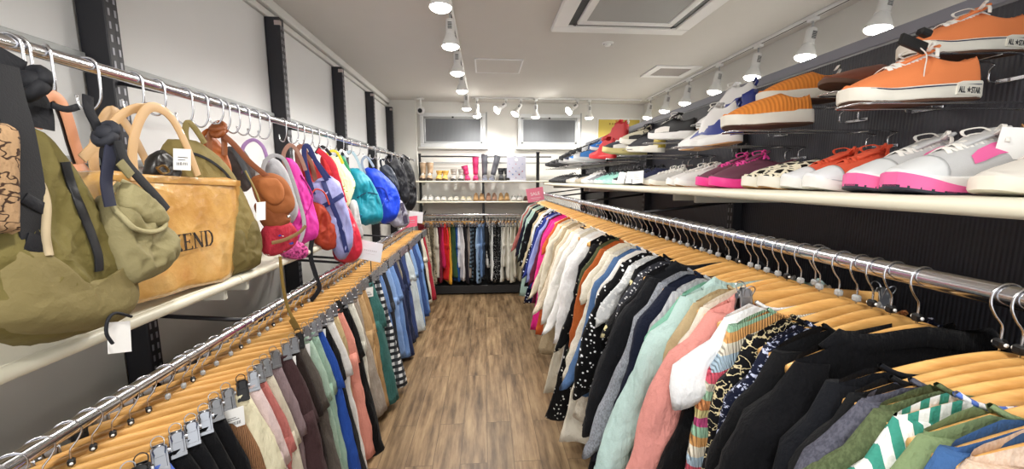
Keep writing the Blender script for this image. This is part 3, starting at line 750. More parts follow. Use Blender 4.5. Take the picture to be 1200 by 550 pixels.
G(2.02, 'blouse', 'white blouse nearest of the white group', 'blouse', C('#e8e8e8'), sleeve='long', ry=.036, sw=.078, out=.12, L=.78)
G(2.09, 'shirt', 'white crinkled shirt inside the white group', 'shirt', C('#ececea'), sleeve='long', ry=.03, out=.15)
G(2.16, 'dress', 'long cream linen dress in the white group', 'dress', C('#cfc7b4'), sleeve='none', L=1.0)
G(2.24, 'shirt', 'off-white shirt at the far side of the white group', 'shirt', C('#e6e4de'), sleeve='long', ry=.032, out=.14)
G(2.34, 'blouse', 'cream blouse with a dark brown band at the shoulder', 'blouse', C('#e8e2d4'), sleeve='long', collar=C('#3a2b26'), ry=.03, out=.10, neck=.11)
G(2.45, 'cardigan', 'oatmeal cardigan beyond the brown-banded blouse', 'cardigan', C('#cfc0a8', 'marl', '#dccfba'), sleeve='long', ry=.03, out=.14)
G(2.55, 'coat', 'long khaki trench coat', 'coat', C('#a8977a'), sleeve='long', L=.92, ry=.03, out=.05)
G(2.66, 'blouse', 'cream blouse with teal green print near the hem', 'blouse', C('#e0d8c4', 'floral', '#3fa89c', '#e0d8c4', sc_=.45), sleeve='long', out=.12)
G(2.78, 'shirt', 'ecru shirt beside the teal printed blouse', 'shirt', C('#d8cdb6'), sleeve='long', out=.10)
G(2.88, 'blouse', 'burnt orange long blouse', 'blouse', C('#c05a2e'), sleeve='short', L=.9)
G(3.0, 'jacket', 'hot pink jacket', 'jacket', C('#e8388a'), sleeve='long', ry=.03, out=.12, L=.66)
G(3.09, 'dress', 'long magenta dress peeking below the hot pink jacket', 'dress', C('#d82a80'), sleeve='long', L=.95, out=.06)
G(3.18, 'blouse', 'maroon blouse between pink and lavender', 'blouse', C('#5e2438'), sleeve='long', L=.75)
G(3.27, 'shirt', 'lavender blue shirt', 'shirt', C('#98a0d8'), sleeve='long', out=.09)
G(3.40, 'jacket', 'royal navy blue jacket', 'jacket', C('#28367e'), sleeve='long', ry=.03, out=.16, L=.68)
G(3.52, 'dress', 'dark navy dress with small white print', 'dress', C('#1c2348', 'dots', '#d8dcec', sc_=.8), sleeve='long', L=.85, out=.08)
G(3.64, 'shirt', 'white and pale blue shirt with a folded white collar', 'shirt', C('#dfe4ea'), sleeve='long', L=.6, collar='shirt')
G(3.76, 'cardigan', 'sand coloured cardigan', 'cardigan', C('#c7b898'), sleeve='long', L=.7, out=.08)
G(3.92, 'kimono', 'black kimono with grey flower print and wide sleeves', 'kimono', C('#17181c', 'floral', '#8c92a0', '#c8ccd6', sc_=.6), sleeve='long', ry=.03, sw=.085, out=.15, L=.8)
G(4.05, 'blouse', 'plain black blouse beside the flowered kimono', 'blouse', C('#191a1e'), sleeve='long', out=.12)
G(4.18, 'dress', 'long seafoam green dress', 'dress', C('#a3bdb2'), sleeve='long', L=.98, ry=.03, out=.07)
G(4.32, 'shirt', 'seafoam green shirt with soft shoulders', 'shirt', C('#a9c0b6'), sleeve='long', out=.12)
G(4.46, 'blouse', 'dark navy thin blouse near the far end', 'blouse', C('#2a2d42'), sleeve='long', out=.08)
G(4.6, 'shirt', 'grey green shirt near the pink sale card', 'shirt', C('#9fb0a4'), sleeve='long', out=.10)
G(4.72, 'blouse', 'dusty red blouse near the pink sale card', 'blouse', C('#a8615c'), sleeve='long', out=.10)
G(4.84, 'shirt', 'pale grey shirt at the far end of the right rail', 'shirt', C('#b9bdb8'), sleeve='long', out=.08)
T.sort(key=lambda a: a[0])
FILL = [('#c9c2b4', 'putty'), ('#3a3d46', 'slate'), ('#e4e2dc', 'chalk white'), ('#6f7a86', 'steel blue'), ('#8a7a68', 'taupe'), ('#23252b', 'ink black'), ('#b8a58e', 'camel'), ('#54606a', 'storm grey'), ('#d8d2c6', 'bone'), ('#7a4a44', 'brick')]
HR = []; fi = 0; rows = []
for i, g in enumerate(T):
    rows.append(g)
    if i+1 < len(T):
        gap = T[i+1][0]-g[0]; n = int(gap/.042)-1 if g[0] < 2.2 else int(gap/.055)-1
        if g[0] < .56: n = 0
        for k in range(max(0, n)):
            c, cn = FILL[fi % len(FILL)]; fi += 1
            a, b = g[2].split(',')[0], T[i+1][2].split(',')[0]
            rows.append((g[0]+gap*(k+1)/(n+1), 'sleeveless_top', '%s sleeveless top beyond the %s' % (cn, short(a)), 'top', C(c), dict(sleeve='none', W=.17, L=.5, ry=.012, lean=.12, _f=1)))
for i, (y, name, desc, cat, mat, k) in enumerate(rows):
    k = dict(k); filler = k.pop('_f', 0); s = i*1.37+.5
    ang = R(180-9*(1 if y < .57 else .5))+R(rnd.uniform(-4, 4)); loc = (RX, y, RZ)
    k.setdefault('lean', .18+rnd.uniform(-.03, .04)); k.setdefault('ry', .021)
    if not filler and y > .8 and i % 6 == 2: k.setdefault('tagc', True)
    if len(desc.split()) < 4: desc += ' on the right rail'
    garment_top(name, desc, loc, ang, mat, seed=s, cat=cat, group='tops on the right rail', **k)
    place_hanger(TH[1 if (y < .7 or i % 5 == 0) else 0], loc, ang, 'wooden hanger with the '+(desc if filler else short(desc)), 'wooden hangers on the right rail')
y = 0
# the wooden clip hanger sticking up between the pink shirt and the white blouse
place_hanger(CH[0, 0], (RX+.02, .835, RZ+.0), R(176), 'wooden clip hanger among the top hangers, its steel clip gripping the salmon shirt collar', 'wooden hangers on the right rail')

# ------------------------------------------------------------ the lower left rail
B = []
def P_(y, name, desc, mat, kind='trousers', cat='trousers', **k): B.append((y, name, desc, mat, kind, cat, k))
def YX(px): return 322/(568-px)-.118
P_(.58, 'trousers', 'dark grey denim trousers at the bottom edge of the photo', C('#3c4048', 'denim', '#555a64'))
P_(.625, 'shorts', 'charcoal shorts beside the bright blue ones', C('#2d2f35'), 'trousers', 'shorts', L=.42)
P_(.66, 'trousers', 'grey washed jeans near the bottom left', C('#5a6068', 'denim', '#747c86'))
P_(.69, 'shorts', 'bright azure shorts squeezed among the near hangers', C('#1f86d0'), 'trousers', 'shorts', L=.4)
P_(.735, 'shorts', 'cornflower blue shorts with dark waistband', C('#5d78d0'), 'trousers', 'shorts', L=.42, ry=.028)
P_(.785, 'trousers', 'black sporty trousers with a white side strip', C('#16171b'), cat='trousers', ry=.028)
P_(.83, 'trousers', 'black pleated trousers, nearest of the black row', C('#1a1b20'), ry=.028)
P_(.875, 'trousers', 'black trousers with visible zip, middle of the near black row', C('#141519'), ry=.028)
P_(.92, 'trousers', 'inky black trousers left of the brown pair', C('#1c1d22'), ry=.026)
P_(.97, 'trousers', 'caramel brown corduroy trousers', C('#a87a56', 'cord'), ry=.026)
P_(1.03, 'trousers', 'creamy yellow crinkled cotton trousers', C('#e6dfc0'), ry=.032, tagc=True)
P_(1.085, 'trousers', 'pale rose trousers beside the cream pair', C('#dcc6c4'))
P_(1.12, 'trousers', 'coral pink trousers, only the top edge showing', C('#c97a74'), L=.6)
P_(1.16, 'trousers', 'light stone trousers', C('#cfc6b2'))
P_(1.22, 'sweatpants', 'mauve grey sweatpants with white drawstring', C('#8f7c80'), cat='sweatpants', ry=.028, cord=plain('#e8e4e0', .8, name='cotton_cord'))
P_(1.29, 'trousers', 'dark plum brown trousers', C('#463234'), ry=.028)
P_(1.345, 'trousers', 'chocolate brown trousers with white tag', C('#3f3330'), ry=.026, tagc=True)
P_(1.39, 'trousers', 'dark taupe brown trousers beside the mint pair', C('#57504a'))
P_(1.455, 'trousers', 'pale mint green trousers', C('#a9c2b0'), ry=.034, tagc=True)
P_(1.51, 'trousers', 'dusty seafoam trousers behind the mint pair', C('#93b09e'), ry=.026)
P_(1.555, 'trousers', 'royal blue trousers, a thin strip', C('#2d52a8'), ry=.014)
P_(1.61, 'trousers', 'wide black trousers with a white tag at the waist', C('#15161a'), ry=.034, tagc=True, L=.86)
P_(1.68, 'trousers', 'white creased jeans', C('#e2e0dc'), ry=.032, L=.84)
P_(1.74, 'trousers', 'sand beige trousers, a thin strip', C('#c7b084'), L=.6)
P_(1.80, 'trousers', 'salmon pink trousers with stitched hem', C('#df9484'), ry=.032)
P_(1.87, 'trousers', 'black trousers right of the salmon pair', C('#121316'), ry=.03, L=.88)
P_(1.95, 'trousers', 'cream white trousers between the black pair and the greige skirt', C('#dfdccf'), L=.6)
P_(2.03, 'skirt', 'greige wrap skirt', C('#a3988c'), 'skirt', 'skirt', L=.75)
P_(2.11, 'trousers', 'tan chinos with turned hem', C('#c2a074'), ry=.03, L=.68)
P_(2.19, 'trousers', 'camel wide trousers beside the teal skirt', C('#b08c5e'), ry=.03, L=.8)
P_(2.30, 'trousers', 'teal green wide trousers with a white tag', C('#3a6a66'), ry=.04, W=.185, tagc=True, L=.82, flare=1.25)
P_(2.47, 'skirt', 'white long skirt with a black grid check', C('#e9ebec', 'check', '#6a6e72', '#2d3034', sc_=1.1), 'skirt', 'skirt', ry=.03, L=.82)
P_(2.56, 'jeans', 'mid blue jeans right of the checked skirt', C('#4d6ea6', 'denim', '#6f90c4'), cat='jeans')
P_(2.64, 'jeans', 'black jeans between two blue pairs', C('#24262c', 'denim', '#35383f'), cat='jeans')
P_(2.76, 'jeans', 'light blue washed jeans with frayed edge', C('#6488c2', 'denim', '#93b2e0'), cat='jeans', ry=.034, L=.72)
P_(2.88, 'jeans', 'sky blue jeans beside the dark indigo pair', C('#5a80bc', 'denim', '#7ea0d4'), cat='jeans', ry=.03, L=.78)
P_(3.0, 'jeans', 'dark indigo jeans with a small white rivet', C('#232c4a', 'denim', '#34406a'), cat='jeans', ry=.03)
P_(3.14, 'jeans', 'navy raw denim jeans', C('#1f2740', 'denim', '#2d3656'), cat='jeans', ry=.03)
P_(3.28, 'jeans', 'washed navy jeans beside the ice-blue trousers', C('#2f3c66', 'denim', '#465890'), cat='jeans', L=.8)
P_(3.46, 'trousers', 'ice-white wide trousers standing out among the jeans', C('#cfdadd'), ry=.036, flare=1.2, L=.8)
P_(3.62, 'jeans', 'faded denim jeans beyond the ice-white trousers', C('#6b8fc8', 'denim', '#8fb0dc'), cat='jeans', ry=.034)
P_(3.80, 'jeans', 'deep blue jeans', C('#30487c', 'denim', '#48629c'), cat='jeans')
P_(3.95, 'jeans', 'azure wash jeans near the pink card', C('#5580c4', 'denim', '#7aa0da'), cat='jeans', ry=.034)
P_(4.12, 'skirt', 'black skirt near the far end of the lower left rail', C('#1b1c20'), 'skirt', 'skirt', L=.7)
P_(4.3, 'trousers', 'ivory trousers near the far end of the lower left rail', C('#ddd8c8'))
P_(4.46, 'skirt', 'crimson skirt near the far end of the lower left rail', C('#a82a3a'), 'skirt', 'skirt', L=.8)
P_(4.62, 'trousers', 'beige snake-print trousers at the far end of the lower left rail', C('#b8ab94', 'paisley', '#77705f', sc_=1.6))
BF = [('#2b2d33', 'graphite'), ('#8f8778', 'mushroom'), ('#26334f', 'midnight'), ('#6c6257', 'umber'), ('#c4bda8', 'linen'), ('#46586e', 'petrol')]
rows = []; fi = 0
for i, g in enumerate(B):
    rows.append(g)
    if i+1 < len(B):
        gap = B[i+1][0]-g[0]; n = int(gap/.046)-1
        for k in range(max(0, n)):
            c, cn = BF[fi % len(BF)]; fi += 1
            rows.append((g[0]+gap*(k+1)/(n+1), 'shorts', '%s shorts tucked just beyond the %s' % (cn, short(g[2])), C(c), 'trousers', 'shorts', dict(L=.36, ry=.011, W=.165, lean=.05)))
for i, (y, name, desc, mat, kind, cat, k) in enumerate(rows):
    k = dict(k); k.setdefault('lean', .17+rnd.uniform(-.03, .04)); k.setdefault('L', .8+rnd.uniform(-.03, .05)); k.setdefault('ry', .023)
    if len(desc.split()) < 5: desc += ' on the lower left rail'
    ang = R(40+rnd.uniform(-4, 4)); loc = (LX, y, LZ)
    garment_bottom(name, desc, loc, ang, mat, kind, seed=i*1.71+.3, cat=cat, group='trousers and skirts on the lower left rail', **k)
    place_hanger(CH[1 if (y < 1.0 or i % 4 == 0) else 0, 1 if i % 7 == 3 else 0], loc, ang, 'clip hanger holding the '+(desc if 'tucked' in desc else short(desc)), 'clip hangers on the lower left rail')
# hanging things near the white strip of the sporty trousers
# ------------------------------------------------------------ the back rail
K = [('#8e2430', 'dark red', 'skirt', 'plain', ''), ('#b8ab94', 'beige snake-print', 'skirt', 'paisley', '#6d6656'), ('#a79b84', 'brown and beige speckled', 'skirt', 'paisley', '#5d5646'), ('#d8d0c0', 'sand beige', 'trousers', 'plain', ''),
     ('#7a2438', 'wine red', 'skirt', 'plain', ''), ('#c8285a', 'raspberry', 'skirt', 'plain', ''), ('#e03030', 'bright red', 'trousers', 'plain', ''), ('#e6a83a', 'mustard yellow', 'skirt', 'plain', ''), ('#3a5a3c', 'bottle green', 'skirt', 'plain', ''),
     ('#24508c', 'cobalt blue', 'trousers', 'plain', ''), ('#dfe2ea', 'snow white', 'trousers', 'plain', ''), ('#e4e0e0', 'pale grey-white', 'skirt', 'plain', ''), ('#35303a', 'dark aubergine', 'skirt', 'plain', ''), ('#9a8f88', 'dove brown', 'skirt', 'plain', ''),
     ('#1d2534', 'navy tartan plaid', 'skirt', 'check', '#3e5468'), ('#1f2330', 'blackish blue plaid', 'skirt', 'check', '#2e3a48'), ('#15161a', 'jet black', 'skirt', 'plain', ''), ('#7b98bc', 'faded blue denim', 'jeans', 'denim', '#9fb8d4'),
     ('#4c6890', 'worn mid-blue denim', 'jeans', 'denim', '#7894bc'), ('#17181b', 'coal black', 'trousers', 'plain', ''), ('#c4c4c0', 'grey and white lace print', 'skirt', 'paisley', '#4a4a4a'), ('#e8e8e4', 'white tagged', 'skirt', 'plain', ''), ('#15161a', 'black polka-dot', 'skirt', 'dots', '#eeeeee'),
     ('#1a1b1f', 'black fine-dotted', 'skirt', 'dots', '#bbbbbb'), ('#e4e2d8', 'cream knit', 'skirt', 'plain', ''), ('#dcd8cc', 'oatmeal', 'trousers', 'plain', ''), ('#e6e2d6', 'ivory pleated', 'skirt', 'plain', ''), ('#d8d4c4', 'pale stone', 'trousers', 'plain', ''),
     ('#cfc8b6', 'ecru', 'skirt', 'plain', ''), ('#b0a890', 'olive beige', 'trousers', 'plain', ''), ('#8a7a64', 'earth brown', 'skirt', 'plain', ''), ('#b48a54', 'ochre brown', 'skirt', 'plain', '')]
for i, (c, d, kd, pat, c2) in enumerate(K):
    x = -.83+i*.0445+rnd.uniform(-.006, .006); ang = R(-90+rnd.uniform(-8, 8)+(24 if i < 14 else -4))
    if d.startswith('navy tartan'): ang += R(34)
    sk = kd == 'skirt'; L = (.55, .72, .76, .68, .74)[i % 5]
    loc = (x, 5.16, 1.055)
    garment_bottom(kd, d+(' denim' if 0 else '')+(' jeans' if kd == 'jeans' else ' '+kd)+' on the back rail under the flat shoes', loc, ang, C(c, pat, c2 or '#ffffff', '#6a8090') if c2 else C(c), 'skirt' if sk else 'trousers',
                   W=.16, L=L, lean=.06, seed=i*1.3, ry=.02 if not d.startswith('navy t') else .03, cat=kd, group='skirts and trousers on the back rail', tagc=i in (7, 17, 21, 25))
    place_hanger(CH[0, 0], loc, ang, 'clip hanger on the back rail holding the %s %s' % (d, kd), 'clip hangers on the back rail')
# ------------------------------------------------------------ shoes (local: heel at x=0, toe towards +x, sole on z=0)
def prof_w(u, L, w):
    """half width of the sole at u 0..1 from heel to toe"""
    if u < .12: return w*.62*math.sqrt(max(0, 1-((.12-u)/.12)**2))
    if u > .84: return w*(.93)*math.sqrt(max(0, 1-((u-.84)/.16)**2))
    return w*(.62+(.38)*math.sin(min(1, (u-.12)/.5)*PI/2)-(.07 if u > .62 else 0)*((u-.62)/.22))
SH = {}
def shoe(name, label, loc, yaw, upper, sole, L=.265, hs=.026, ht=.05, hc=.075, w=.048, lace=None, group=None, cat='shoe', pitch=0, roll=0, tread=None, toecap=None, open_=(.012, .42), counter=None, stripe=None, heel=0, tongue=None, lining=None, boot=0, chunky=0, tagged=0, pull=None, foxing=None, side=None, high=0, strap_=0, toe_spring=.012, simple=0, sheet=None, toe_rubber=None):
    t = thing(name, label, cat, loc, yaw, group); M = Matrix.Rotation(-pitch, 4, 'Y') @ Matrix.Rotation(roll, 4, 'X')
    n = 13 if simple else 25; ns = 12 if simple else 22
    us = [.5-.5*math.cos(PI*j/(n-1)) for j in range(n)]; us[0] = .004; us[-1] = .996
    def rise(u): return toe_spring*max(0, (u-.72)/.28)**2 + heel*(max(0, min(1, (.55-u)/.3))**1 if heel else 0)
    # sole
    rings = []
    for u in us:
        x = u*L; hw = prof_w(u, L, w)*(1.06+chunky); z0 = rise(u); z1 = z0+hs*(1.12 if u < .3 else 1-.2*max(0, (u-.3)))+chunky*.02*(1-u)
        if heel: z1 = z0+hs*.5
        rings.append([M @ Vector((x*1.0+(.004 if u > .5 else -.003)*(1 if abs(a) > .9 else .6), hw*a, z)) for a, z in ((-.93, z0), (-1, z0+.004), (-1, z1-.003), (-.95, z1), (.95, z1), (1, z1-.003), (1, z0+.004), (.93, z0))])
    MB().loft(rings).build('sole', sole, t, True, angle=40)
    if toe_rubber:
        for (c_, u0, z0_, z1_) in toe_rubber:
            uu = [u0+(1-u0)*(1-(1-j/10)**2) for j in range(11)]; uu[-1] = .998
            rings = [[M @ Vector((u*L+.005, prof_w(min(u, .996), L, w)*(1.075+chunky)*a+.0012*a, z+rise(u))) for a, z in ((-1, z0_), (1, z0_), (1, z1_*(.25+.75*(u-u0)/(1-u0))+z0_), (-1, z1_*(.25+.75*(u-u0)/(1-u0))+z0_))] for u in uu]
            MB().loft(rings).build('toe_bumper', c_, t, True, angle=40)
    if tread:
        rings = [[M @ Vector((u*L, prof_w(u, L, w)*(1.03+chunky)*a, z+rise(u))) for a, z in ((-1, -.003), (1, -.003), (1, .005), (-1, .005))] for u in us]
        MB().loft(rings).build('outsole', tread, t, True, angle=40)
    if foxing:
        for sd in (-1, 1):
            MB().tube([M @ Vector((u*L*1.0, sd*prof_w(u, L, w)*(1.07+chunky), rise(u)+hs*(.86 if u < .3 else .86-.14*(u-.3)))) for u in us[1:-1]], .0014, 5).build('pinstripe', foxing, t)
    if heel and heel > .02:
        MB().loft([[M @ Vector((L*.10+math.cos(a)*r*1.1-dx, math.sin(a)*r, z)) for a in [q*2*PI/10 for q in range(10)]] for z, r, dx in ((0, .008, 0), (heel*.5, .01, .004), (heel+.002, .022, 0))]).build('heel', sole, t)
    # upper
    hc_ = max(hc, .04)
    def H(u):
        a, b = open_
        if u < .01: return hc_*.72
        if u < b: f = u/b; return hc_*(1.0-.16*math.sin(f*PI)*(0 if boot else 1)-.06*f)
        f = (u-b)/(1-b); top = hc_*.94
        return top*(1-f)**1.25*.55+ (ht)*(1-f**3.2)*.45/.45*1.0*(.62+.0*f) + .012*(1-f) if False else max(.010, (top-ht*.8)*(1-f)**(1.6 if hc_ < .11 else 3.4)+ht*.8*(1-f**4))
    rings = []; inner = []
    for u in us:
        x = u*L; hw = prof_w(u, L, w)*.985; zb = rise(u)+hs*.75; h = H(u)-(hs*.6 if 0 else 0); r = []
        inop = open_[0] < u < open_[1]; q = max(0, 1-abs((u-(open_[0]+open_[1])/2)/((open_[1]-open_[0])/2))**12) if inop else 0
        for k in range(ns+1):
            s = -1+2*k/ns; a = abs(s); ang = s*PI/2
            tall = hc_ > .1
            yy = hw*math.sin(ang)*(1 if not tall else 1-.32*max(0, math.cos(ang))*0)
            zz = h*(max(0, math.cos(ang))**(.62 if u < .45 else .8))
            if tall and u < .5: 
                yy = hw*(1 if s > 0 else -1)*min(1, (a/.62))**.9*(1-.22*min(1, zz/hc_)) if a < .62 else hw*(1 if s > 0 else -1)*(1-.22*min(1, zz/hc_))
                zz = h*min(1, (1-a)/.30) if a >= .4 else h
            if q > 0 and a < .46:
                d = (1-(a/.46)**3)*q; zz = zz*(1-d)+ (.022)*d; 
            xx = x+ (-.006*math.sin(min(1, zz/max(hc_, .01))*PI) if u < .06 else 0)
            if u < .12: xx = x+.010*(zz/hc_)*(1-u/.12)
            if strap_ and 0: pass
            r.append(M @ Vector((xx, yy, zb+max(0, zz))))
        rings.append(r)
    up = MB().loft(rings, (False, False), closed=False); up.f.append(tuple(range(ns, -1, -1))); up.f.append(tuple(range((n-1)*(ns+1), n*(ns+1))))
    up.build('upper', upper, t)
    def top(u, s=0): return M @ Vector((u*L, s*prof_w(u, L, w), rise(u)+hs*.75+H(u)*(max(0, math.cos(s*PI/2))**.7)))
    def band(u0, u1, nm, m, grow=.0012, zf=1.0, smin=0):
        rg = []
        for j in range(9):
            u = u0+(u1-u0)*j/8; r = []
            for k in range(13):
                s = -1+2*k/12; ang = s*PI/2; hw = prof_w(u, L, w)*.985+grow; zz = min((H(u)*zf+grow), (H(u)+grow)*max(0, math.cos(ang))**(.62 if u < .45 else .8))
                if hc_ > .1 and u < .5: zz = min(H(u)*zf+grow, H(u)*min(1, (1-abs(s))/.30)); yy = hw*(1 if s > 0 else -1)*min(1, abs(s)/.62)*(1-.22*min(1, zz/hc_))
                else: yy = hw*math.sin(ang)
                xx = u*L-(grow*2 if u < .1 else 0)+(grow*2 if u > .9 else 0)
                if u < .12: xx += .010*(zz/hc_)*(1-u/.12)-.001
                r.append(M @ Vector((xx, yy, rise(u)+hs*.75+zz)))
            rg.append(r)
        MB().loft(rg, (True, True), closed=False).build(nm, m, t)
    if toecap: band(.80, .995, 'toe_cap', toecap, .002)
    if counter: band(.003, .16, 'heel_counter', counter, .002, .7)
    if tongue:
        a = open_[1]; pts = [top(.62), top(.5)+Vector((0, 0, .004)), M @ Vector((a*L*.98, 0, rise(a)+hs*.75+H(a)+.004)), M @ Vector((a*L*.86, 0, rise(a)+hs*.75+H(a)+.014))]
        MB().ribbon(crom(pts, 3), .042, .006, M.to_3x3() @ Vector((0, 1, 0))).build('tongue', tongue, t) if 0 else MB().ribbon(crom(pts, 3), .04, .006, M.to_3x3() @ Vector((.5, 0, 1))).build('tongue', tongue, t)
    if lace:
        m = MB(); nl = 4 if simple else 6; u0, u1 = open_[1]-.03, .70
        if hc_ > .1: u0 = open_[1]-.04
        for k in range(nl):
            u = u0+(u1-u0)*k/(nl-1); du = (u1-u0)/(nl)*.5
            for sd in (1, -1):
                pts = [top(u+(du if sd*q < 0 else -du)*abs(q)*.9, q*.42)+Vector((0, 0, .0035+.002*(1-abs(q)))) for q in (-1, -.5, 0, .5, 1)]
                m.ribbon(pts, .0075 if not simple else .006, .002, (.3, 0, 1))
        if not simple:
            b = top(u0)+Vector((.0, 0, .008))
            for sd in (-1, 1):
                m.ribbon(crom([b, b+Vector((.006, sd*.016, .012)), b+Vector((.022, sd*.034, .008)), b+Vector((.022, sd*.024, -.004)), b+Vector((.004, 0, 0))], 5), .006, .002, (0, .3, 1))
                m.ribbon(crom([b, b+Vector((.012, sd*.03, .0)), b+Vector((.024, sd*.044, -.02))], 4), .006, .002, (0, .6, 1))
        m.build('laces', lace, t)
        if not simple:
            m = MB()
            for k in range(5):
                u = u0+(u1-u0)*(k+.3)/5
                for sd in (-1, 1):
                    p = top(u, sd*.50)+Vector((0, sd*.001, .001)); m.sphere(p, .0042, 8, 4, (1, .6, .8))
            m.build('eyelets', metal('#d6d6d8', .3, 'eyelet_metal') if not stripe else lace, t)
    if side:                                    # colour panel on both flanks
        for sd in (-1, 1):
            rg = []
            for (u, za, zb_) in side[1]:
                hw = prof_w(u, L, w)*.985; H_ = H(u)
                r = []
                for f in (za, (za+zb_)/2, zb_):
                    c = f**(1/(.62 if u < .45 else .8)); s = math.acos(min(1, c))
                    yy = hw*math.sin(s) if not (hc_ > .1 and u < .5) else hw*(1-.22*f)
                    r.append(M @ Vector((u*L, sd*(yy+.0018), rise(u)+hs*.75+H_*f+.0012)))
                rg.append(r)
            MB().loft(rg, (False, False), closed=False).build('side_panel', side[0], t)
    if pull: 
        p = M @ Vector((.004, 0, hs*.75+hc_*.86)); MB().ribbon([p+Vector((.002, 0, -.01)), p+Vector((-.006, 0, .006)), p+Vector((.0, 0, .022)), p+Vector((.01, 0, .006))], .014, .002, (0, 0, 1) if 0 else (1, 0, .2)).build('pull_tab', pull, t)
    if boot:
        rg = []
        for j in range(10):
            f = j/9; z = hs+.06+boot*f; rx = .038+.012*f; ry_ = .033+.012*f
            if boot > .3: rx += .006*math.sin(f*PI)
            rg.append([M @ Vector((L*.2+rx*math.cos(a)+.004*math.sin(f*12), ry_*math.sin(a), z)) for a in [q*2*PI/14 for q in range(14)]])
        MB().loft(rg, (True, False)).build('boot_shaft', upper, t)
        MB().tube([p for p in rg[-1]]+[rg[-1][0]], .003, 6, False).build('shaft_rim', lining or upper, t)
    if strap_:
        pts = [top(.34, -.95), top(.34, -.5)+Vector((0, 0, .012)), top(.36, 0)+Vector((0, 0, .022)), top(.34, .5)+Vector((0, 0, .012)), top(.34, .95)]
        MB().ribbon(crom(pts, 4), .012, .003, (1, 0, 0)).build('strap', upper, t)
    if tagged:
        tagcard(t, top(.3, .9*tagged)+Vector((0, tagged*.012, .02)), 0 if tagged < 0 else PI, .05, .06)
    return t
def sl(c, name='leather', rough=.45, **k): return plain(c, rough, name=name, **k)
WS = sl('#ece8dc', 'off_white_rubber', .5); WW = sl('#f0f0ee', 'white_rubber', .5); BK = sl('#17181b', 'black_leather', .5); GUM = sl('#b98a55', 'gum_rubber', .5)
DKS = sl('#5a3d2c', 'brown_outsole', .6); SUE = lambda c: plain(c, .85, name='suede', bump=.2, bscale=300)
LW = plain('#efece6', .8, name='cotton_lace'); LB = plain('#1b1b1e', .8, name='black_lace')
def holder(label, x, y, z, L=.2, dz=.0):
    t = thing('shoe_holder', label, 'shoe rack', (x, y, z)); g = 'wire shoe holders on the upper row'; t['group'] = g
    m = MB(); w = .035; e = BX-x-.002
    m.tube(crom([(e, -w, -.045), (e-.03, -w, -.045), (e-.032, -w, -.02), (e-.035, -w, .0), (.06, -w, -.004), (0, -w, -.006), (-.008, -w*.6, -.004), (-.008, w*.6, -.004), (0, w, -.006), (.06, w, -.004), (e-.035, w, 0), (e-.032, w, -.02), (e-.03, w, -.045), (e, w, -.045)], 3), .0025, 6)
    m.tube([(e-.1, -w, -.002), (e-.1, w, -.002)], .002, 6)
    m.build('wire_loop', WIRE, t); box(e-.004, e+.001, -w-.006, w+.006, -.05, -.04, .001).build('mounting_plate', WIRE, t, False)
    return t
U = 'shoes on the wire holders of the upper row'; S_ = 'shoes on the long cream shelf'
rev = R(180)
def pair_up(name, desc, cat, y, yaw, zlow=1.655, dx=.06, dz=.075, xa=1.04, dy=-.045, la='lower shoe', lb='upper shoe', pitch=R(4), **k):
    """two shoes of a pair, stepped one behind and above the other; xa = heel x of the front one"""
    L = k.get('L', .265)
    for i, nm_ in ((0, la), (1, lb)):
        x = xa+dx*i; yy = y+dy*i; z = zlow+dz*i
        d = Vector((-math.cos(yaw), -math.sin(yaw), 0)) 
        shoe(name, '%s, %s' % (desc, nm_), (x, yy, z+math.sin(pitch)*L*1.0), rev+yaw, group=U, cat=cat, pitch=-pitch if 0 else -pitch, **k)
        holder('bent chrome wire shoe holder under the '+desc+', '+nm_, x-L*math.cos(yaw)*.9, yy+(-math.sin(yaw))*L*.45, z-.006)
OR = plain('#f08a50', .8, name='orange_canvas', bump=.25, bscale=500)
def star(parent, M, r, mat):
    m = MB(); pts = [Vector((math.sin(k*PI/5)*(r if k % 2 == 0 else r*.4), math.cos(k*PI/5)*(r if k % 2 == 0 else r*.4), 0)) for k in range(10)]
    m.loft([[M @ p for p in pts], [M @ (p+Vector((0, 0, .0008))) for p in pts]]).build('star', mat, parent, False)
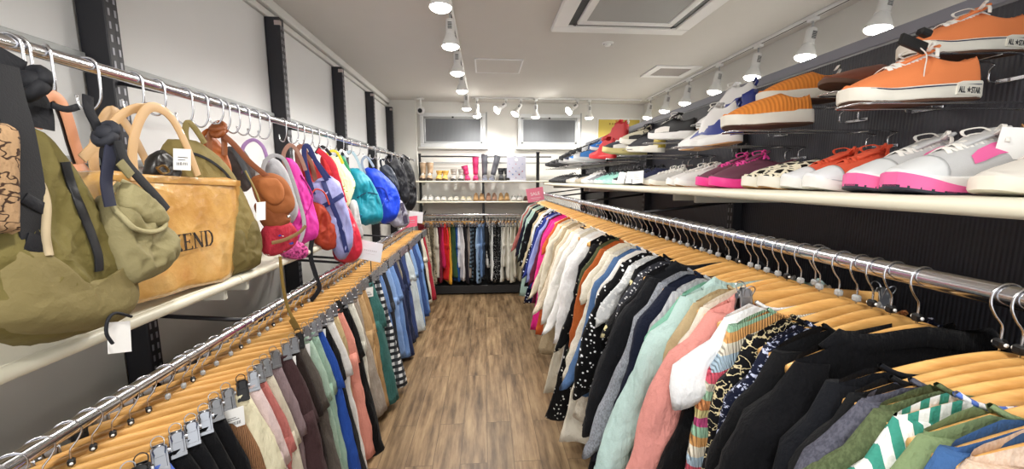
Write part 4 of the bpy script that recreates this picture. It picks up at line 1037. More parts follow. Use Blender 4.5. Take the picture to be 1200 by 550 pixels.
# 1 orange canvas low-tops
for i, (x, y, z, lab) in enumerate(((1.04, .79, 1.672, 'lower of the two'), (1.285, .90, 1.805, 'upper of the two, cut by the frame'))):
    p = R(4)
    t = shoe('canvas_sneaker', 'orange low canvas sneaker with white rubber sole, '+lab, (x, y, z), rev-R(3), OR, WS, L=.275, hs=.03, ht=.052, hc=.078, lace=LW, group=U, cat='sneaker', pitch=-p*-1*-1, toecap=None, foxing=sl('#2c3050', 'navy_line'), tongue=OR, toe_spring=.014, tread=DKS)
    q = shoe  # lettering on the heel side of the sole, camera side (+y local)
    M = Matrix.Rotation(p, 4, 'Y')
    hwx = [prof_w(u, .275, .048)*1.06+.0022 for u in (.06, .3)]
    # small text along the flank from heel forward; local +y is the camera side, reading direction runs from toe to heel
    Mo = frame(M @ Vector((.058, .0396, .008)), (-1, -.20, 0), (0, -.02, 1))
    MB().box(-.030, .032, -.003, .018, -.004, .0006, M=Mo).build('heel_patch', WS, t, False)
    text_mesh('ALL', .017, Mo @ Matrix.Translation((-.018, .001, .001)) @ Matrix.Diagonal((.62, 1, 1, 1)), INK, t, 'lettering', .0003, bold=.0003)
    star(t, Mo @ Matrix.Translation((.0, .007, .001)), .006, INK)
    text_mesh('STAR', .017, Mo @ Matrix.Translation((.0195, .001, .001)) @ Matrix.Diagonal((.62, 1, 1, 1)), INK, t, 'lettering', .0003, bold=.0003)
    if i == 0:
        c = MB().box(-.03, .03, -.004, .004, -.012, .012, .002, M=Matrix.Translation((.165, .02, .105)) @ Matrix.Rotation(R(-20), 4, 'Y') @ Matrix.Rotation(R(8), 4, 'X')).build('security_tag', BLACKP, t, True, angle=30)
        MB().box(-.012, .012, -.008, .008, .008, .022, .003, M=Matrix.Translation((.150, .02, .112)) @ Matrix.Rotation(R(-20), 4, 'Y')).build('tag_button', BLACKP, c, True, angle=30)
        MB().tube(crom([(.155, .02, .1), (.15, .035, .08), (.16, .045, .05), (.158, .043, .03)], 4), .0012, 5).build('tag_cable', plain('#e8e0d8', .4, name='clear_cord'), t)
    holder('chrome wire holder under the orange canvas sneaker, '+lab.split(',')[0], x-.27, y, z-.012)
shoe('loafer', 'brown leather loafer lying behind the orange canvas sneakers', (1.235, 1.09, 1.765), rev-R(2), sl('#7a3f2a'), DKS, L=.26, hs=.014, ht=.045, hc=.058, group=U, cat='shoe', strap_=0)
holder('bent chrome wire shoe holder under the brown leather loafer', .99, 1.09, 1.752)
CORD = None
def cord_mat():
    n = N('orange_corduroy'); v = n.obj(); w = n.n('ShaderNodeTexWave', bands_direction='X'); w.inputs['Scale'].default_value = 24; w.inputs['Distortion'].default_value = .15; n.l(v, w.inputs['Vector'])
    n.color(n.mix(w.outputs['Fac'], lin('#d98030'), lin('#ea9038'))); n.bump(w.outputs['Fac'], .5, .003); return n.set(.85)
CORD = cord_mat()
for i, (x, y, z, lab) in enumerate(((1.035, 1.20, 1.668, 'lower one with its sole towards the room'), (1.225, 1.31, 1.765, 'upper one with a cream pull tab'))):
    shoe('slip_on_sneaker', 'orange corduroy slip-on with thick off-white sole, '+lab, (x, y, z+.012), rev-R(4), CORD, WS, L=.275, hs=.036, ht=.058, hc=.078, w=.05, group=U, cat='sneaker', pitch=R(4)*-1*-1 if 0 else -R(-4)*-1, tread=DKS, open_=(.012, .36), pull=LW if i else None, roll=R(4))
    holder('chrome wire holder under the orange corduroy slip-on, '+lab.split(' ')[0]+' one', x-.265, y, z-.012)
BLU = sl('#2c3a8c', 'blue_leather', .4); WL = sl('#ecebea', 'white_leather', .4)
for i, (x, y, z, lab) in enumerate(((.975, 1.45, 1.65, 'lower one, heel towards the camera'), (1.11, 1.56, 1.755, 'upper one, half hidden by the orange slip-ons'))):
    sp = (BLU, [(.12, .12, .62), (.25, .1, .6), (.4, .15, .7), (.5, .3, .75), (.6, .35, .6), (.7, .3, .38)])
    shoe('high_top_sneaker', 'white and royal blue high-top sneaker, '+lab, (x, y, z), rev-R(68), WL, WW, L=.27, hs=.032, ht=.055, hc=.135, w=.049, lace=LW, group=U, cat='sneaker', pitch=-R(-5)*-1, tread=GUM, open_=(.012, .34), counter=BLU, side=sp, tongue=WL, pull=BLU, toe_spring=.01)
    holder('bent chrome wire shoe holder under the white and blue high-top, '+lab.split(',')[0], x-.2, y+.1, z-.012)
for i, (x, y, z, up, so, hc, yw, lab, lc) in enumerate((
    (1.02, 1.86, 1.70, BK, WW, .095, 62, 'black mid-top sneaker with white sole beside the blue high-tops', LW),
    (.98, 2.12, 1.655, sl('#202128', 'black_mesh', .7), WS, .085, 70, 'black sneaker with yellow heel mark and thick white sole', LB),
    (1.06, 2.26, 1.70, sl('#d0c8b0', 'cream_mesh', .7), WS, .085, 30, 'black and cream runner with laces hanging down', LB),
    (.99, 2.36, 1.652, sl('#3a3d48', 'grey_mesh', .7), sl('#d8cc8a', 'yellowed_rubber', .5), .08, 14, 'dark grey runner with yellowed sole', LW),
)):
    shoe('sneaker', lab, (x, y, z), rev-R(yw), up, so, L=.265, hs=.034, ht=.055, hc=hc, lace=lc, group=U, cat='sneaker', pitch=R(4), chunky=.05, counter=sl('#c8b040', 'yellow_patch') if 'yellow heel' in lab else (BK if 'cream' in lab else None), side=(LW if i in (0, 3) else BK, [(.45, .1, .4), (.55, .12, .5), (.66, .1, .55), (.78, .1, .5)]) if i != 1 else None, tongue=up)
    holder('chrome wire holder under the '+short(lab), x-.22, y+.05, z-.012)
RED = sl('#d82a30', 'red_leather', .4)
for i, (x, y, z, lab) in enumerate(((.98, 2.92, 1.66, 'lower of the pair'), (1.10, 3.0, 1.80, 'upper of the pair with a white tag'))):
    shoe('high_top_sneaker', 'all red high-top sneaker, '+lab, (x, y, z), rev-R(66), RED, RED, L=.27, hs=.03, ht=.055, hc=.14, w=.05, lace=plain('#c8262c', .7, name='red_lace'), group=U, cat='sneaker', pitch=R(4), open_=(.012, .34), tongue=RED, tagged=0, pull=TAG if i else None)
    holder('bent chrome wire shoe holder under the red high-top, '+lab.split(' with')[0], x-.2, y+.1, z-.012)
UPR = [('#3a7ac0', '#cfd4d8', 'pale blue-grey runner with white sole beyond the red high-tops', 3.2, 1.655), ('#1f78d8', '#e8e8e8', 'bright blue runner with orange lace tips', 3.15, 1.73), ('#2a86e0', '#d8dde0', 'electric blue mesh runner with white sole', 3.42, 1.655), ('#24508a', '#c8c8c8', 'steel blue runner standing on the higher holder', 3.4, 1.73),
       ('#2b3350', '#d0d0d0', 'navy runner with white sole', 3.64, 1.655), ('#23262e', '#8a8a8a', 'dark slate runner with grey sole', 3.66, 1.73), ('#1b1c20', '#a8a8a8', 'black runner with pale grey sole', 3.86, 1.655), ('#26272c', '#202024', 'matt black sneaker on the higher holder', 3.9, 1.73), ('#1a1a1e', '#3a3a3e', 'black hiking shoe with thick laces', 4.1, 1.655), ('#2c2c32', '#1b1b1e', 'black training shoe beyond the hiking shoe', 4.2, 1.73),
       ('#17181c', '#2c2c30', 'plain black shoe near the far end of the upper row', 4.42, 1.655), ('#303238', '#222226', 'charcoal shoe near the far end, on the higher holder', 4.54, 1.73), ('#1c1c20', '#333338', 'last black shoe at the far end of the upper row', 4.76, 1.655)]
for i, (c, c2, lab, y, z) in enumerate(UPR):
    x = 1.0+(.12 if z > 1.7 else 0)
    shoe('sneaker', lab, (x, y, z), rev-R(18+6*(i % 3)), sl(c, 'mesh_upper', .7), sl(c2, 'rubber', .5), L=.265, hs=.03, ht=.05, hc=.085+.02*(i % 2), lace=LW if i in (1, 4) else LB, group=U, cat='sneaker', pitch=R(4), simple=1, toecap=sl('#c8cacc', 'grey_toe') if i in (0, 3) else None)
    holder('chrome wire holder under the '+short(lab)+' in the upper row', x-.24, y+.03, z-.012)
# lower row, on the shelf
ZS = 1.4745; xh = 1.07
def onshelf(name, desc, y, yaw, up, so, x=xh, dy=.105, labs=('near shoe of the pair', 'far shoe of the pair'), **k):
    dy *= .9
    for i in (0, 1): shoe(name, desc+', '+labs[i], (x+.012*i, y+dy*i, ZS), rev-yaw, up, so, group=S_, cat=k.get('cat_', 'sneaker'), **{a: b for a, b in k.items() if a != 'cat_'})
onshelf('sneaker', 'cream canvas sneaker at the right edge of the photo', .475, R(2), sl('#dedad2', 'canvas', .8), WS, dy=.11, lace=LW, ht=.05, hc=.07)
PK = sl('#f06aa8', 'pink_patch', .6)
GM = plain('#c9cacb', .8, name='grey_mesh_upper', bump=.3, bscale=400)
onshelf('running_shoe', 'light grey running shoe with pink patch and white laces', .675, R(6), GM, WW, L=.285, hs=.036, ht=.058, hc=.088, w=.05, lace=LW, chunky=.06, tread=sl('#33364a', 'dark_outsole', .5), tongue=GM, toecap=sl('#dfe2e4', 'pale_toe'), counter=sl('#a9abad', 'grey_counter'), dy=.105, toe_rubber=[(PK, .62, .003, .028), (sl('#2a2d3c', 'dark_outsole', .5), .3, -.001, .008)],
        side=(PK, [(.4, .62, .9), (.5, .6, .88), (.6, .5, .82), (.66, .45, .7)]))
RC = plain('#e0593a', .8, name='coral_canvas', bump=.25, bscale=500)
onshelf('canvas_sneaker', 'coral red canvas sneaker with white toe and sole', .885, R(8), RC, WW, L=.27, hs=.03, ht=.05, hc=.078, lace=plain('#d8502f', .8, name='coral_lace'), toecap=sl('#e8eaee', 'white_toe'), tongue=RC, foxing=sl('#c0c4cc', 'thin_line'), dy=.10)
onshelf('slip_on_sneaker', 'giraffe print slip-on with cream sole', 1.065, R(6), C('#241c18', 'giraffe', '#ece4cc', sc_=1.3), WS, L=.265, hs=.034, ht=.052, hc=.068, tread=GUM, open_=(.012, .4), dy=.10)
MAR = plain('#6a3a4c', .6, name='maroon_mesh', bump=.2, bscale=300); HP = sl('#f23a96', 'hot_pink_rubber', .5)
onshelf('running_shoe', 'maroon running shoe with hot pink sole and laces', 1.28, R(10), MAR, HP, L=.28, hs=.034, ht=.056, hc=.092, w=.05, lace=plain('#e8449a', .7, name='pink_lace'), chunky=.06, tongue=MAR, dy=.12, side=(sl('#8a2a78', 'plum_stripe'), [(.45, .1, .4), (.55, .12, .5), (.68, .1, .3)]))
onshelf('sneaker', 'white leather sneaker with thin tan outsole beyond the maroon pair', 1.56, R(12), WL, WW, lace=LW, ht=.048, hc=.07, tread=GUM, dy=.115, tongue=WL)
onshelf('sneaker', 'pale grey flat sneaker beside the paper tags', 1.82, R(16), sl('#c9c6c2', 'canvas', .8), WS, lace=LW, ht=.046, hc=.068, tread=GUM, dy=.12, tagged=0)
SHR = [('#23284a', '#1f2026', 'dark navy laced sneaker with large paper tag', .1), ('#1b1c22', '#ececea', 'black laced sneaker with white sole and paper tag', .1), ('#9fd8cc', '#b8e8dc', 'mint green running shoe', .085), ('#8fd0c4', '#d8e8e4', 'pale turquoise runner behind the mint one', .085), ('#8c9096', '#c9ccd0', 'mid grey mesh sneaker', .08), ('#e8e8ea', '#dcdcdc', 'white mid-top sneaker with grey lining', .1), ('#c8bfae', '#b8ae98', 'sand suede flat shoe', .06),
       ('#2b2c30', '#cfcfcf', 'black skate shoe with white rim', .075), ('#d9d6d0', '#ccc6ba', 'ivory flat shoe', .06), ('#202125', '#1a1a1c', 'black derby shoe', .075), ('#17181b', '#222', 'black ankle shoe', .1), ('#24252a', '#17181b', 'black buckled shoe', .08), ('#1b1c1f', '#2b2b2e', 'black work shoe near the far end of the shelf', .085), ('#2a2b30', '#1a1a1c', 'charcoal shoe at the far end of the shelf', .075)]
y = 2.07
for i, (c, c2, lab, hc) in enumerate(SHR):
    for j in (0, 1):
        shoe('sneaker' if hc > .07 else 'flat_shoe', lab+(', near shoe of the pair' if j == 0 else ', far shoe of the pair'), (xh, y, ZS), rev-R(10+8*(i % 3)), sl(c if len(c) > 4 else c, 'shoe_upper', .65), sl(c2 if len(c2) > 4 else '#222222', 'rubber', .5), L=.262, hs=.026, ht=.048, hc=hc, lace=(LW if i in (5,) else LB) if hc > .07 else None, group=S_, cat='shoe', simple=1, toecap=WL if i == 7 else None)
        y += .106
    y -= .003
for k, (yy, lab) in enumerate(((1.98, 'plain paper tag leaning on the pale grey sneakers'), (2.12, 'large white paper tag with thin print beside the navy laced sneaker'), (2.3, 'white paper tag tilted against the black laced sneaker'))):
    t = thing('paper_tag', lab, 'tag', (.79+.01*k, yy, ZS+.012), R(-50-8*k), 'paper tags among the shelf shoes')
    M = Matrix.Rotation(R(-14), 4, 'X') @ Matrix.Rotation(R(6*(k-1)), 4, 'Y')
    MB().box(-.030, .030, -.0006, .0006, 0, .066, M=M).build('card', TAG, t, False)
    m = MB(); [m.box(-.022, .016-.005*q, -.0012, -.0006, .02+.010*q, .0215+.010*q, M=M) for q in range(4)]; m.build('printed_lines', GREYP, t, False)
t = thing('paper_tag', 'large blank white tag hanging from the grey and pink running shoes', 'tag', (.955, .64, ZS+.118), R(-24))
M = Matrix.Rotation(R(6), 4, 'Y')
MB().box(-.032, .032, -.0006, .0006, -.055, 0, M=M).build('card', TAG, t, False); MB().tube([(0, 0, -.004), (.0, .01, .008), (.005, .02, .002)], .0008, 5).build('tag_string', GUM, t)

# ------------------------------------------------------------ shoes on the back rack
BG = 'boots on the upper shelf of the back rack'; BP = 'flats and pumps on the lower shelf of the back rack'
toe = R(-90)
def bk(name, lab, x, z, up, so, cat, g, yaw=0, **k): shoe(name, lab, (x, 5.33, z), toe+R(yaw), up, so, L=.22, group=g, cat=cat, simple=1, w=.036, **k)
z = 1.501; bt = lambda c: sl(c, 'boot_leather', .5)
for i, x in enumerate((-.81, -.72)): bk('ankle_boot', 'beige boot with shearling cuff and dark sole, '+('left' if i == 0 else 'right')+' of the pair', x, z, bt('#b59a7c'), bt('#3a2a22'), 'boots', BG, hs=.03, ht=.05, hc=.08, boot=.15, lace=LW, lining=LW)
for i, x in enumerate((-.60, -.52)): bk('ankle_boot', 'mustard yellow short suede boot, '+('left' if i == 0 else 'right')+' of the pair', x, z, SUE('#d8b05a'), bt('#5a4530'), 'boots', BG, hs=.02, ht=.05, hc=.08, boot=.05)
for i, x in enumerate((-.41, -.31)): bk('ankle_boot', 'grey and cream ankle boot, '+('left' if i == 0 else 'right')+' of the pair', x, z, bt('#a8a29c'), bt('#3a3a3c'), 'boots', BG, hs=.02, ht=.045, hc=.075, boot=.07)
for i, x in enumerate((-.22, -.12)): bk('tall_boot', 'deep pink boot, '+('slouched over to the left' if i == 0 else 'standing upright'), x, z, bt('#b8245e'), bt('#a01e50'), 'boots', BG, hs=.02, ht=.045, hc=.075, boot=.12 if i == 0 else .23, roll=R(14) if i == 0 else 0)
for i, x in enumerate((.0, .09)): bk('tall_boot', 'tall dark grey boot, '+('upright' if i == 0 else 'leaning to the right'), x, z, bt('#55565e'), bt('#8a8fa4'), 'boots', BG, hs=.02, ht=.045, hc=.075, boot=.26, roll=0 if i == 0 else R(-15))
for i, x in enumerate((.24, .32)): bk('ankle_boot', 'black ankle boot beside the middle upright, '+('left' if i == 0 else 'right')+' of the pair', x-.02, z, bt('#303134'), bt('#17171a'), 'boots', BG, hs=.024, ht=.05, hc=.08, boot=.08)
bk('ankle_boot', 'narrow black boot partly behind the lilac card', .53-.25, z, bt('#232326'), bt('#17171a'), 'boots', BG, hs=.02, ht=.045, hc=.07, boot=.11) if 0 else None
bk('ankle_boot', 'black boot left of the lilac card, mostly hidden by it', .40-.10, z, bt('#232326'), bt('#17171a'), 'boots', BG, hs=.02, ht=.045, hc=.07, boot=.13) if 0 else None
z = 1.236; x = -.79
FL = [('#eeeeec', 'snow white leather sneaker', 'lace'), ('#f2f0ea', 'warm white slip-on', ''), ('#e4e0d4', 'ivory slip-on', ''), ('#d9d0b4', 'pale yellow beige flat', ''), ('#c9a070', 'tan pump with black inside', 'heel'), ('#b08a74', 'rose brown pump', 'heel'), ('#c8a06c', 'camel high pump', 'heel'), ('#8a9290', 'grey sneaker with white toe', 'lace'), ('#5a3a2c', 'dark brown low loafer', '')]
for i, (c, lab, kd) in enumerate(FL):
    for j in (0, 1):
        bk('pump' if kd == 'heel' else 'flat_shoe', lab+(', left' if j == 0 else ', right')+' of the pair on the back rack', x, z, bt(c), bt('#e8e4da') if i in (0, 1, 2, 3, 7) else bt(c), 'shoe', BP, hs=.02 if kd != 'heel' else .01, ht=.04, hc=.055 if kd != 'lace' else .07, heel=.05 if kd == 'heel' else 0, lace=LW if kd == 'lace' else None, toecap=WL if i == 7 else None)
        x += .078
    x += .012
# ------------------------------------------------------------ bags on the upper left rail
@cached
def bagfab(c, r=.7):
    n = N('bag_fabric'); v = n.obj(); a = lin(c); n.color(n.mix(n.noise(v, 7, 3), a, tuple(x*.8 for x in a[:3])+(1,)))
    x = n.noise(v, 16, 4, .55); y = n.noise(v, 34, 3, .5)
    h = n.math('ADD', n.math('ADD', n.math('MULTIPLY', n.math('ABSOLUTE', n.math('SUBTRACT', x, .5)), -1.6), n.math('MULTIPLY', n.math('ABSOLUTE', n.math('SUBTRACT', y, .5)), -.7)), n.math('MULTIPLY', n.noise(v, 420, 2), .05))
    n.bump(h, .6, .006); return n.set(r, spec=.3)
RAILB = (UX, UZ)
def bag_pillow(out, anchor, az, T, mat, name, parent, wr=.006, seed=1, off=0, k=5, ws=14, flat=.5, sag=0, ctr=None):
    """inflated closed body whose outline (photo points on the vertical plane through anchor) is given its own thickness T"""
    n = Vector((math.sin(az), -math.cos(az), 0)); P = [on_plane(px, py, anchor, az) for px, py in out]
    P = crom(P, k, True); c = sum(P, Vector())/len(P) if ctr is None else on_plane(ctr[0], ctr[1], anchor, az)
    org = parent.location; rings = []; NR = 15; off -= T*.14 if flat == .5 else 0
    def disp(p, side): 
        a = noise.noise(p*ws*.6+Vector((seed*9, 0, side*3))); b = 1-2.2*abs(noise.noise(Vector((p.x*1.3, p.y*1.3, p.z*.6))*ws*1.2+Vector((seed*5, 2, side)))); d = 1-2.2*abs(noise.noise(p*ws*2.6+Vector((seed, side, 1))))
        return wr*(1.5*a+1.1*b+.55*d-.6)
    seq = [(s, 1) for s in [0.06]+[i/NR for i in range(1, NR+1)]]+[(i/NR, -1) for i in range(NR-1, 0, -1)]+[(.06, -1)]
    for s, side in seq:
        r = []
        for p in P:
            q = c+(p-c)*s; th = T/2*max(0, 1-s**(3.6 if flat == .5 else 2.6))**flat*(.8+.35*min(1, max(0, (c.z-q.z)/.2)))
            q2 = q+n*(side*th+off)
            if s < 1: q2 += n*disp(q, side)*side*min(1, (1-s)*3+.15)
            else: q2 += (p-c).normalized()*disp(q, 0)*.6
            if sag: q2 += n*(side*sag*max(0, (c.z-q.z)))*(1-s**4)
            r.append(q2-org)
        rings.append(r)
    return MB().loft(rings).build(name, mat, parent)
from mathutils.bvhtree import BVHTree
def surface(objs, org, P):
    trees = [BVHTree.FromPolygons([v.co for v in o.data.vertices], [tuple(p.vertices) for p in o.data.polygons]) for o in objs]; out = []
    for p in P:
        best = None
        for t in trees:
            d = (p-org).normalized(); h = t.ray_cast(org, d)
            if h[0] is not None and (best is None or (h[0]-org).length < best): best = (h[0]-org).length
        out.append(best)
    for i, b in enumerate(out):
        if b is None:
            c = [x for x in out if x is not None]; out[i] = max(c) if c else (P[i]-org).length
    return [org+(p-org).normalized()*(sum(out[max(0, i-1):i+2])/len(out[max(0, i-1):i+2])) for i, p in enumerate(P)]
def strap(pts, anchor, az, w, mat, name, parent, off=0, th=.0025, k=5, tube=False, on=None):
    n = Vector((math.sin(az), -math.cos(az), 0))
    P = [on_plane(p[0], p[1], anchor, az)+n*(off+(p[2] if len(p) > 2 else 0))-parent.location for p in pts]; P = crom(P, k)
    if on: P = [p+n*.005 for p in surface(on, CAM-parent.location, [p-n*off for p in P])]
    m = MB(); (m.tube(P, w/2, 8) if tube else m.ribbon(P, w, th, n)); return m.build(name, mat, parent, True, angle=50)
def quad_card(pts, anchor, az, mat, name, parent, off=0, th=.0012):
    n = Vector((math.sin(az), -math.cos(az), 0)); P = [on_plane(p[0], p[1], anchor, az)+n*off-parent.location for p in pts]
    return MB().loft([[p for p in P], [p+n*th for p in P]]).build(name, mat, parent, False)
def knot(p, anchor, az, r, mat, parent, off=0, sq=(1, .8, .8)):
    n = Vector((math.sin(az), -math.cos(az), 0)); c = on_plane(p[0], p[1], anchor, az)+n*off-parent.location
    m = MB(); m.sphere(c, r, 12, 8, sq); t1 = [(c+Vector((math.cos(a)*r*.7, math.sin(a)*r*.55, math.sin(a)*r*.9)))+Vector((0, -.002, 0)) for a in [q*2*PI/14 for q in range(15)]]
    m.tube(t1, r*.42, 8); return m.build('knot', mat, parent)
def bag(name, label, y, x=None, z=None): 
    return thing(name, label, 'bag', (UX if x is None else x, y, 1.2), 0, 'bags along the upper left rail')
def canvas(c, **k): return cloth(c, **k)
FAB = lambda c, r=.7: bagfab(c, r)
LEA = lambda c, r=.45: plain(c, r, name='bag_leather', bump=.12, bscale=120, var=.08)
A9 = R(90)
_hk = {}
def s_hook(px, py, lab, x=UX, ln=.1, y=None, flip=1):
    """steel hook over the rail"""
    if y is None: y = on_plane(px, py, (UX, 0), A9).y
    t = thing('rail_hook', lab, 'hook', (x, y, UZ), R(20*flip), 'steel hooks on the upper left rail'); r = .0185
    pts = [(r*math.cos(a), 0, r*math.sin(a)) for a in [R(200)-R(200)*k/8 for k in range(9)]]+[(r, 0, -.02), (r*.9, 0, -ln+.03), (r*.2, 0, -ln+.004), (-r*.6, 0, -ln), (-r*1.3, 0, -ln+.012), (-r*1.4, 0, -ln+.03)]
    MB().tube(crom(pts, 3), .0028, 8).build('wire', WIRE, t); MB().sphere(pts[-1], .0036, 8, 5).build('tip', WIRE, t); return t
# 1 black strap bag with brown scroll print
a = (-.80, 0); az = A9
BLKW = plain('#1b1c20', .75, name='black_webbing', bump=.3, bscale=500); BLKF = FAB('#1d1e23')
t = bag('shoulder_bag', 'brown scroll-print bag with wide black webbing strap at the left edge', .68, -.78)
SCR = cloth('#a98a68', 'scroll', '#3e2c22', sc_=1.3)
bag_pillow([(-60, 146), (-20, 147), (13, 149), (15, 200), (14, 268), (10, 273), (-30, 275), (-60, 272)], (-.77, 0), az, .05, SCR, 'print_panel', t, wr=.001, flat=.25)
strap([(-6, 75), (2, 110), (14, 150), (24, 200), (30, 240), (36, 290)], (-.785, 0), az, .046, BLKW, 'strap', t, .01, .004)
strap([(18, 232), (44, 246)], (-.785, 0), az, .02, BLKF, 'strap_slider', t, .0125, .005)
strap([(20, 283), (52, 290)], (-.785, 0), az, .03, BLKF, 'strap_end', t, .0125, .005)
# 2 olive crossbody bag
t = bag('crossbody_bag', 'large olive green padded crossbody bag with black curved zip', .80, -.82); OL = FAB('#6e6436', .75)
o2 = (-.815, 0)
bag_pillow([(38, 146), (51, 149), (66, 166), (86, 190), (106, 225), (126, 262), (141, 300), (151, 340), (146, 364), (124, 384), (88, 396), (40, 402), (-5, 402), (-55, 392), (-75, 340), (-62, 280), (-20, 215), (14, 172)], o2, az, .15, OL, 'body', t, wr=.008, seed=2, ctr=(45, 300))
OB = t.children[0]
bag_pillow([(-40, 290), (5, 282), (45, 316), (92, 326), (122, 312), (140, 300), (150, 335), (143, 364), (112, 384), (50, 394), (-10, 392), (-50, 370)], o2, az, .13, FAB('#7c7048', .75), 'lower_panel', t, wr=.0025, seed=5, off=.022)
strap([(73, 190), (80, 215), (92, 245), (104, 275), (112, 300), (113, 318)], o2, az, .016, plain('#17181c', .5, name='zip'), 'zip', t, .072, .004, on=[OB])
strap([(12, 62), (8, 82), (18, 100), (32, 108), (44, 128), (46, 150)], o2, az, .05, BLKF, 'strap', t, .0, .004)
strap([(28, 88), (48, 118), (70, 128), (92, 127)], o2, az, .018, BLKF, 'strap_tail', t, .012, .003) if 0 else strap([(52, 123), (70, 128), (84, 125)], o2, az, .012, BLKF, 'strap_tail', t, .012, .003)
knot((30, 98), o2, az, .028, BLKF, t, .01)
strap([(34, 205), (44, 216), (51, 240), (50, 275), (54, 300)], o2, az, .012, plain('#b3a283', .8, name='beige_cord'), 'cord', t, .085, .006, tube=True, on=[OB])
tc = quad_card([(93, 379), (122, 377), (124, 413), (95, 416)], (-.80, 0), az, TAG, 'price_tag', t, .05)
strap([(118, 372), (98, 368), (88, 376), (86, 392), (94, 404)], (-.80, 0), az, .006, BLKF, 'tag_loop', t, .06, .003, tube=True)
s_hook(10, 55, 'steel hook holding the black strap of the olive crossbody bag'); s_hook(20, 60, 'second steel hook beside the black knotted strap')
# 3 peach leather shoulder bag
t = bag('shoulder_bag', 'peach leather shoulder strap bag squeezed behind the olive crossbody bag', .95, -.98); PCH = LEA('#d8956e')
strap([(42, 150), (44, 128), (52, 115), (62, 112), (72, 120), (80, 140), (88, 168), (96, 192)], (-.90, 0), az, .022, PCH, 'strap', t, 0, .004)
strap([(44, 128), (53, 119), (62, 116), (69, 123), (77, 143), (84, 168), (92, 192)], (-.905, 0), az, .016, LEA('#2b2220'), 'strap_lining', t, -.004, .003)
bag_pillow([(88, 192), (104, 194), (118, 230), (122, 290), (112, 320), (92, 315), (84, 250)], (-1.02, 0), az, .06, PCH, 'body', t)
s_hook(55, 78, 'steel hook holding the peach leather strap', flip=-1)
# 4 khaki bucket bag
t = bag('bucket_bag', 'khaki soft bucket bag with knotted black strap, in front of the tote', 1.03, -.80); KH = FAB('#8d845e', .75); b4 = (-.775, 0)
bag_pillow([(126, 246), (137, 226), (158, 229), (177, 243), (192, 260), (202, 272), (207, 286), (206, 303), (190, 320), (166, 332), (148, 336), (134, 318), (126, 280)], b4, az, .12, KH, 'body', t, wr=.01, seed=8, ctr=(165, 285))
strap([(139, 212), (155, 220), (172, 236), (188, 256), (190, 266), (176, 272), (155, 268), (140, 254), (130, 243), (127, 228), (138, 214)], b4, az, .011, FAB('#a39a74', .7), 'rim', t, .0, .007, tube=True, on=[t.children[0]])
bag_pillow([(140, 214), (156, 222), (173, 237), (187, 256), (180, 266), (158, 262), (142, 250), (132, 238)], b4, az, .06, FAB('#978e66', .7), 'mouth_panel', t, wr=.003, seed=3, off=.02)
strap([(103, 112), (104, 128), (112, 145), (118, 158)], b4, az, .02, BLKF, 'strap', t, 0, .004)
strap([(120, 160), (115, 190), (112, 215), (117, 242)], b4, az, .024, plain('#23263a', .75, name='navy_black_webbing'), 'hanging_strap', t, .02, .004)
strap([(120, 165), (128, 188), (145, 208), (168, 232), (180, 246)], b4, az, .02, BLKW, 'webbing', t, .03, .004); strap([(120, 190), (134, 206)], b4, az, .02, FAB('#8d845e'), 'webbing_tab', t, .033, .004)
knot((119, 157), b4, az, .022, plain('#23252e', .75, name='navy_black_webbing'), t, .01)
s_hook(104, 92, 'steel hook holding the knotted black strap of the khaki bucket bag')
# 5 glossy tan tote
def tote_mat():
    n = N('coated_tan_paper'); v = n.obj(); f = n.noise(v, 7, 5, .6); n.color(n.ramp(f, [(.3, lin('#b5803e')), (.55, lin('#d3a45e')), (.75, lin('#dfb878'))]))
    vo = n.n('ShaderNodeTexVoronoi'); vo.inputs['Scale'].default_value = 13; n.l(v, vo.inputs['Vector'])
    n.bump(n.math('ADD', vo.outputs['Distance'], n.math('MULTIPLY', n.noise(v, 22, 4), .8)), .5, .014); return n.set(.2, coat=.6)
TM = tote_mat(); t = bag('tote_bag', 'glossy tan coated tote bag with large black capital lettering', 1.15, -.90); b5 = (-.862, 0)
n5 = Vector((1, 0, 0))
P = [on_plane(px, py, b5, A9)-t.location for px, py in ((126, 203), (168, 206), (225, 209), (281, 212), (279, 250), (276, 290), (272, 324), (225, 338), (180, 352), (140, 356), (128, 300), (124, 250))]
P = crom(P, 3, True); c5 = sum(P, Vector())/len(P); rings = []
for s, dx in ((.05, 0), (.35, 0), (.65, 0), (.9, 0), (1.0, -.004), (1.01, -.02), (1.0, -.075), (1.0, -.10), (.9, -.104), (.5, -.104), (.05, -.104)):
    r = []
    for p in P:
        q = c5+(p-c5)*s; w = .010*noise.noise((q+t.location)*9)+.005*noise.noise((q+t.location)*24); r.append(q+n5*(dx+w+(.006*(1-s) if dx == 0 else 0)))
    rings.append(r)
MB().loft(rings).build('body', TM, t)
hem = [on_plane(px, py, b5, A9)-t.location+n5*.004 for px, py in ((126, 206), (168, 209), (225, 212), (280, 215))]
MB().ribbon(crom(hem, 5), .02, .003, (1, 0, 0)).build('top_hem', TM, t)
cen = on_plane(209, 290, b5, A9); p1 = on_plane(247, 289, b5, A9)
lh = (on_plane(230, 265, b5, A9)-on_plane(230, 287, b5, A9)).length
Mx = frame(on_plane(247, 287, b5, A9)-t.location+n5*.011, (0, 1, -.02), (0, 0, 1))
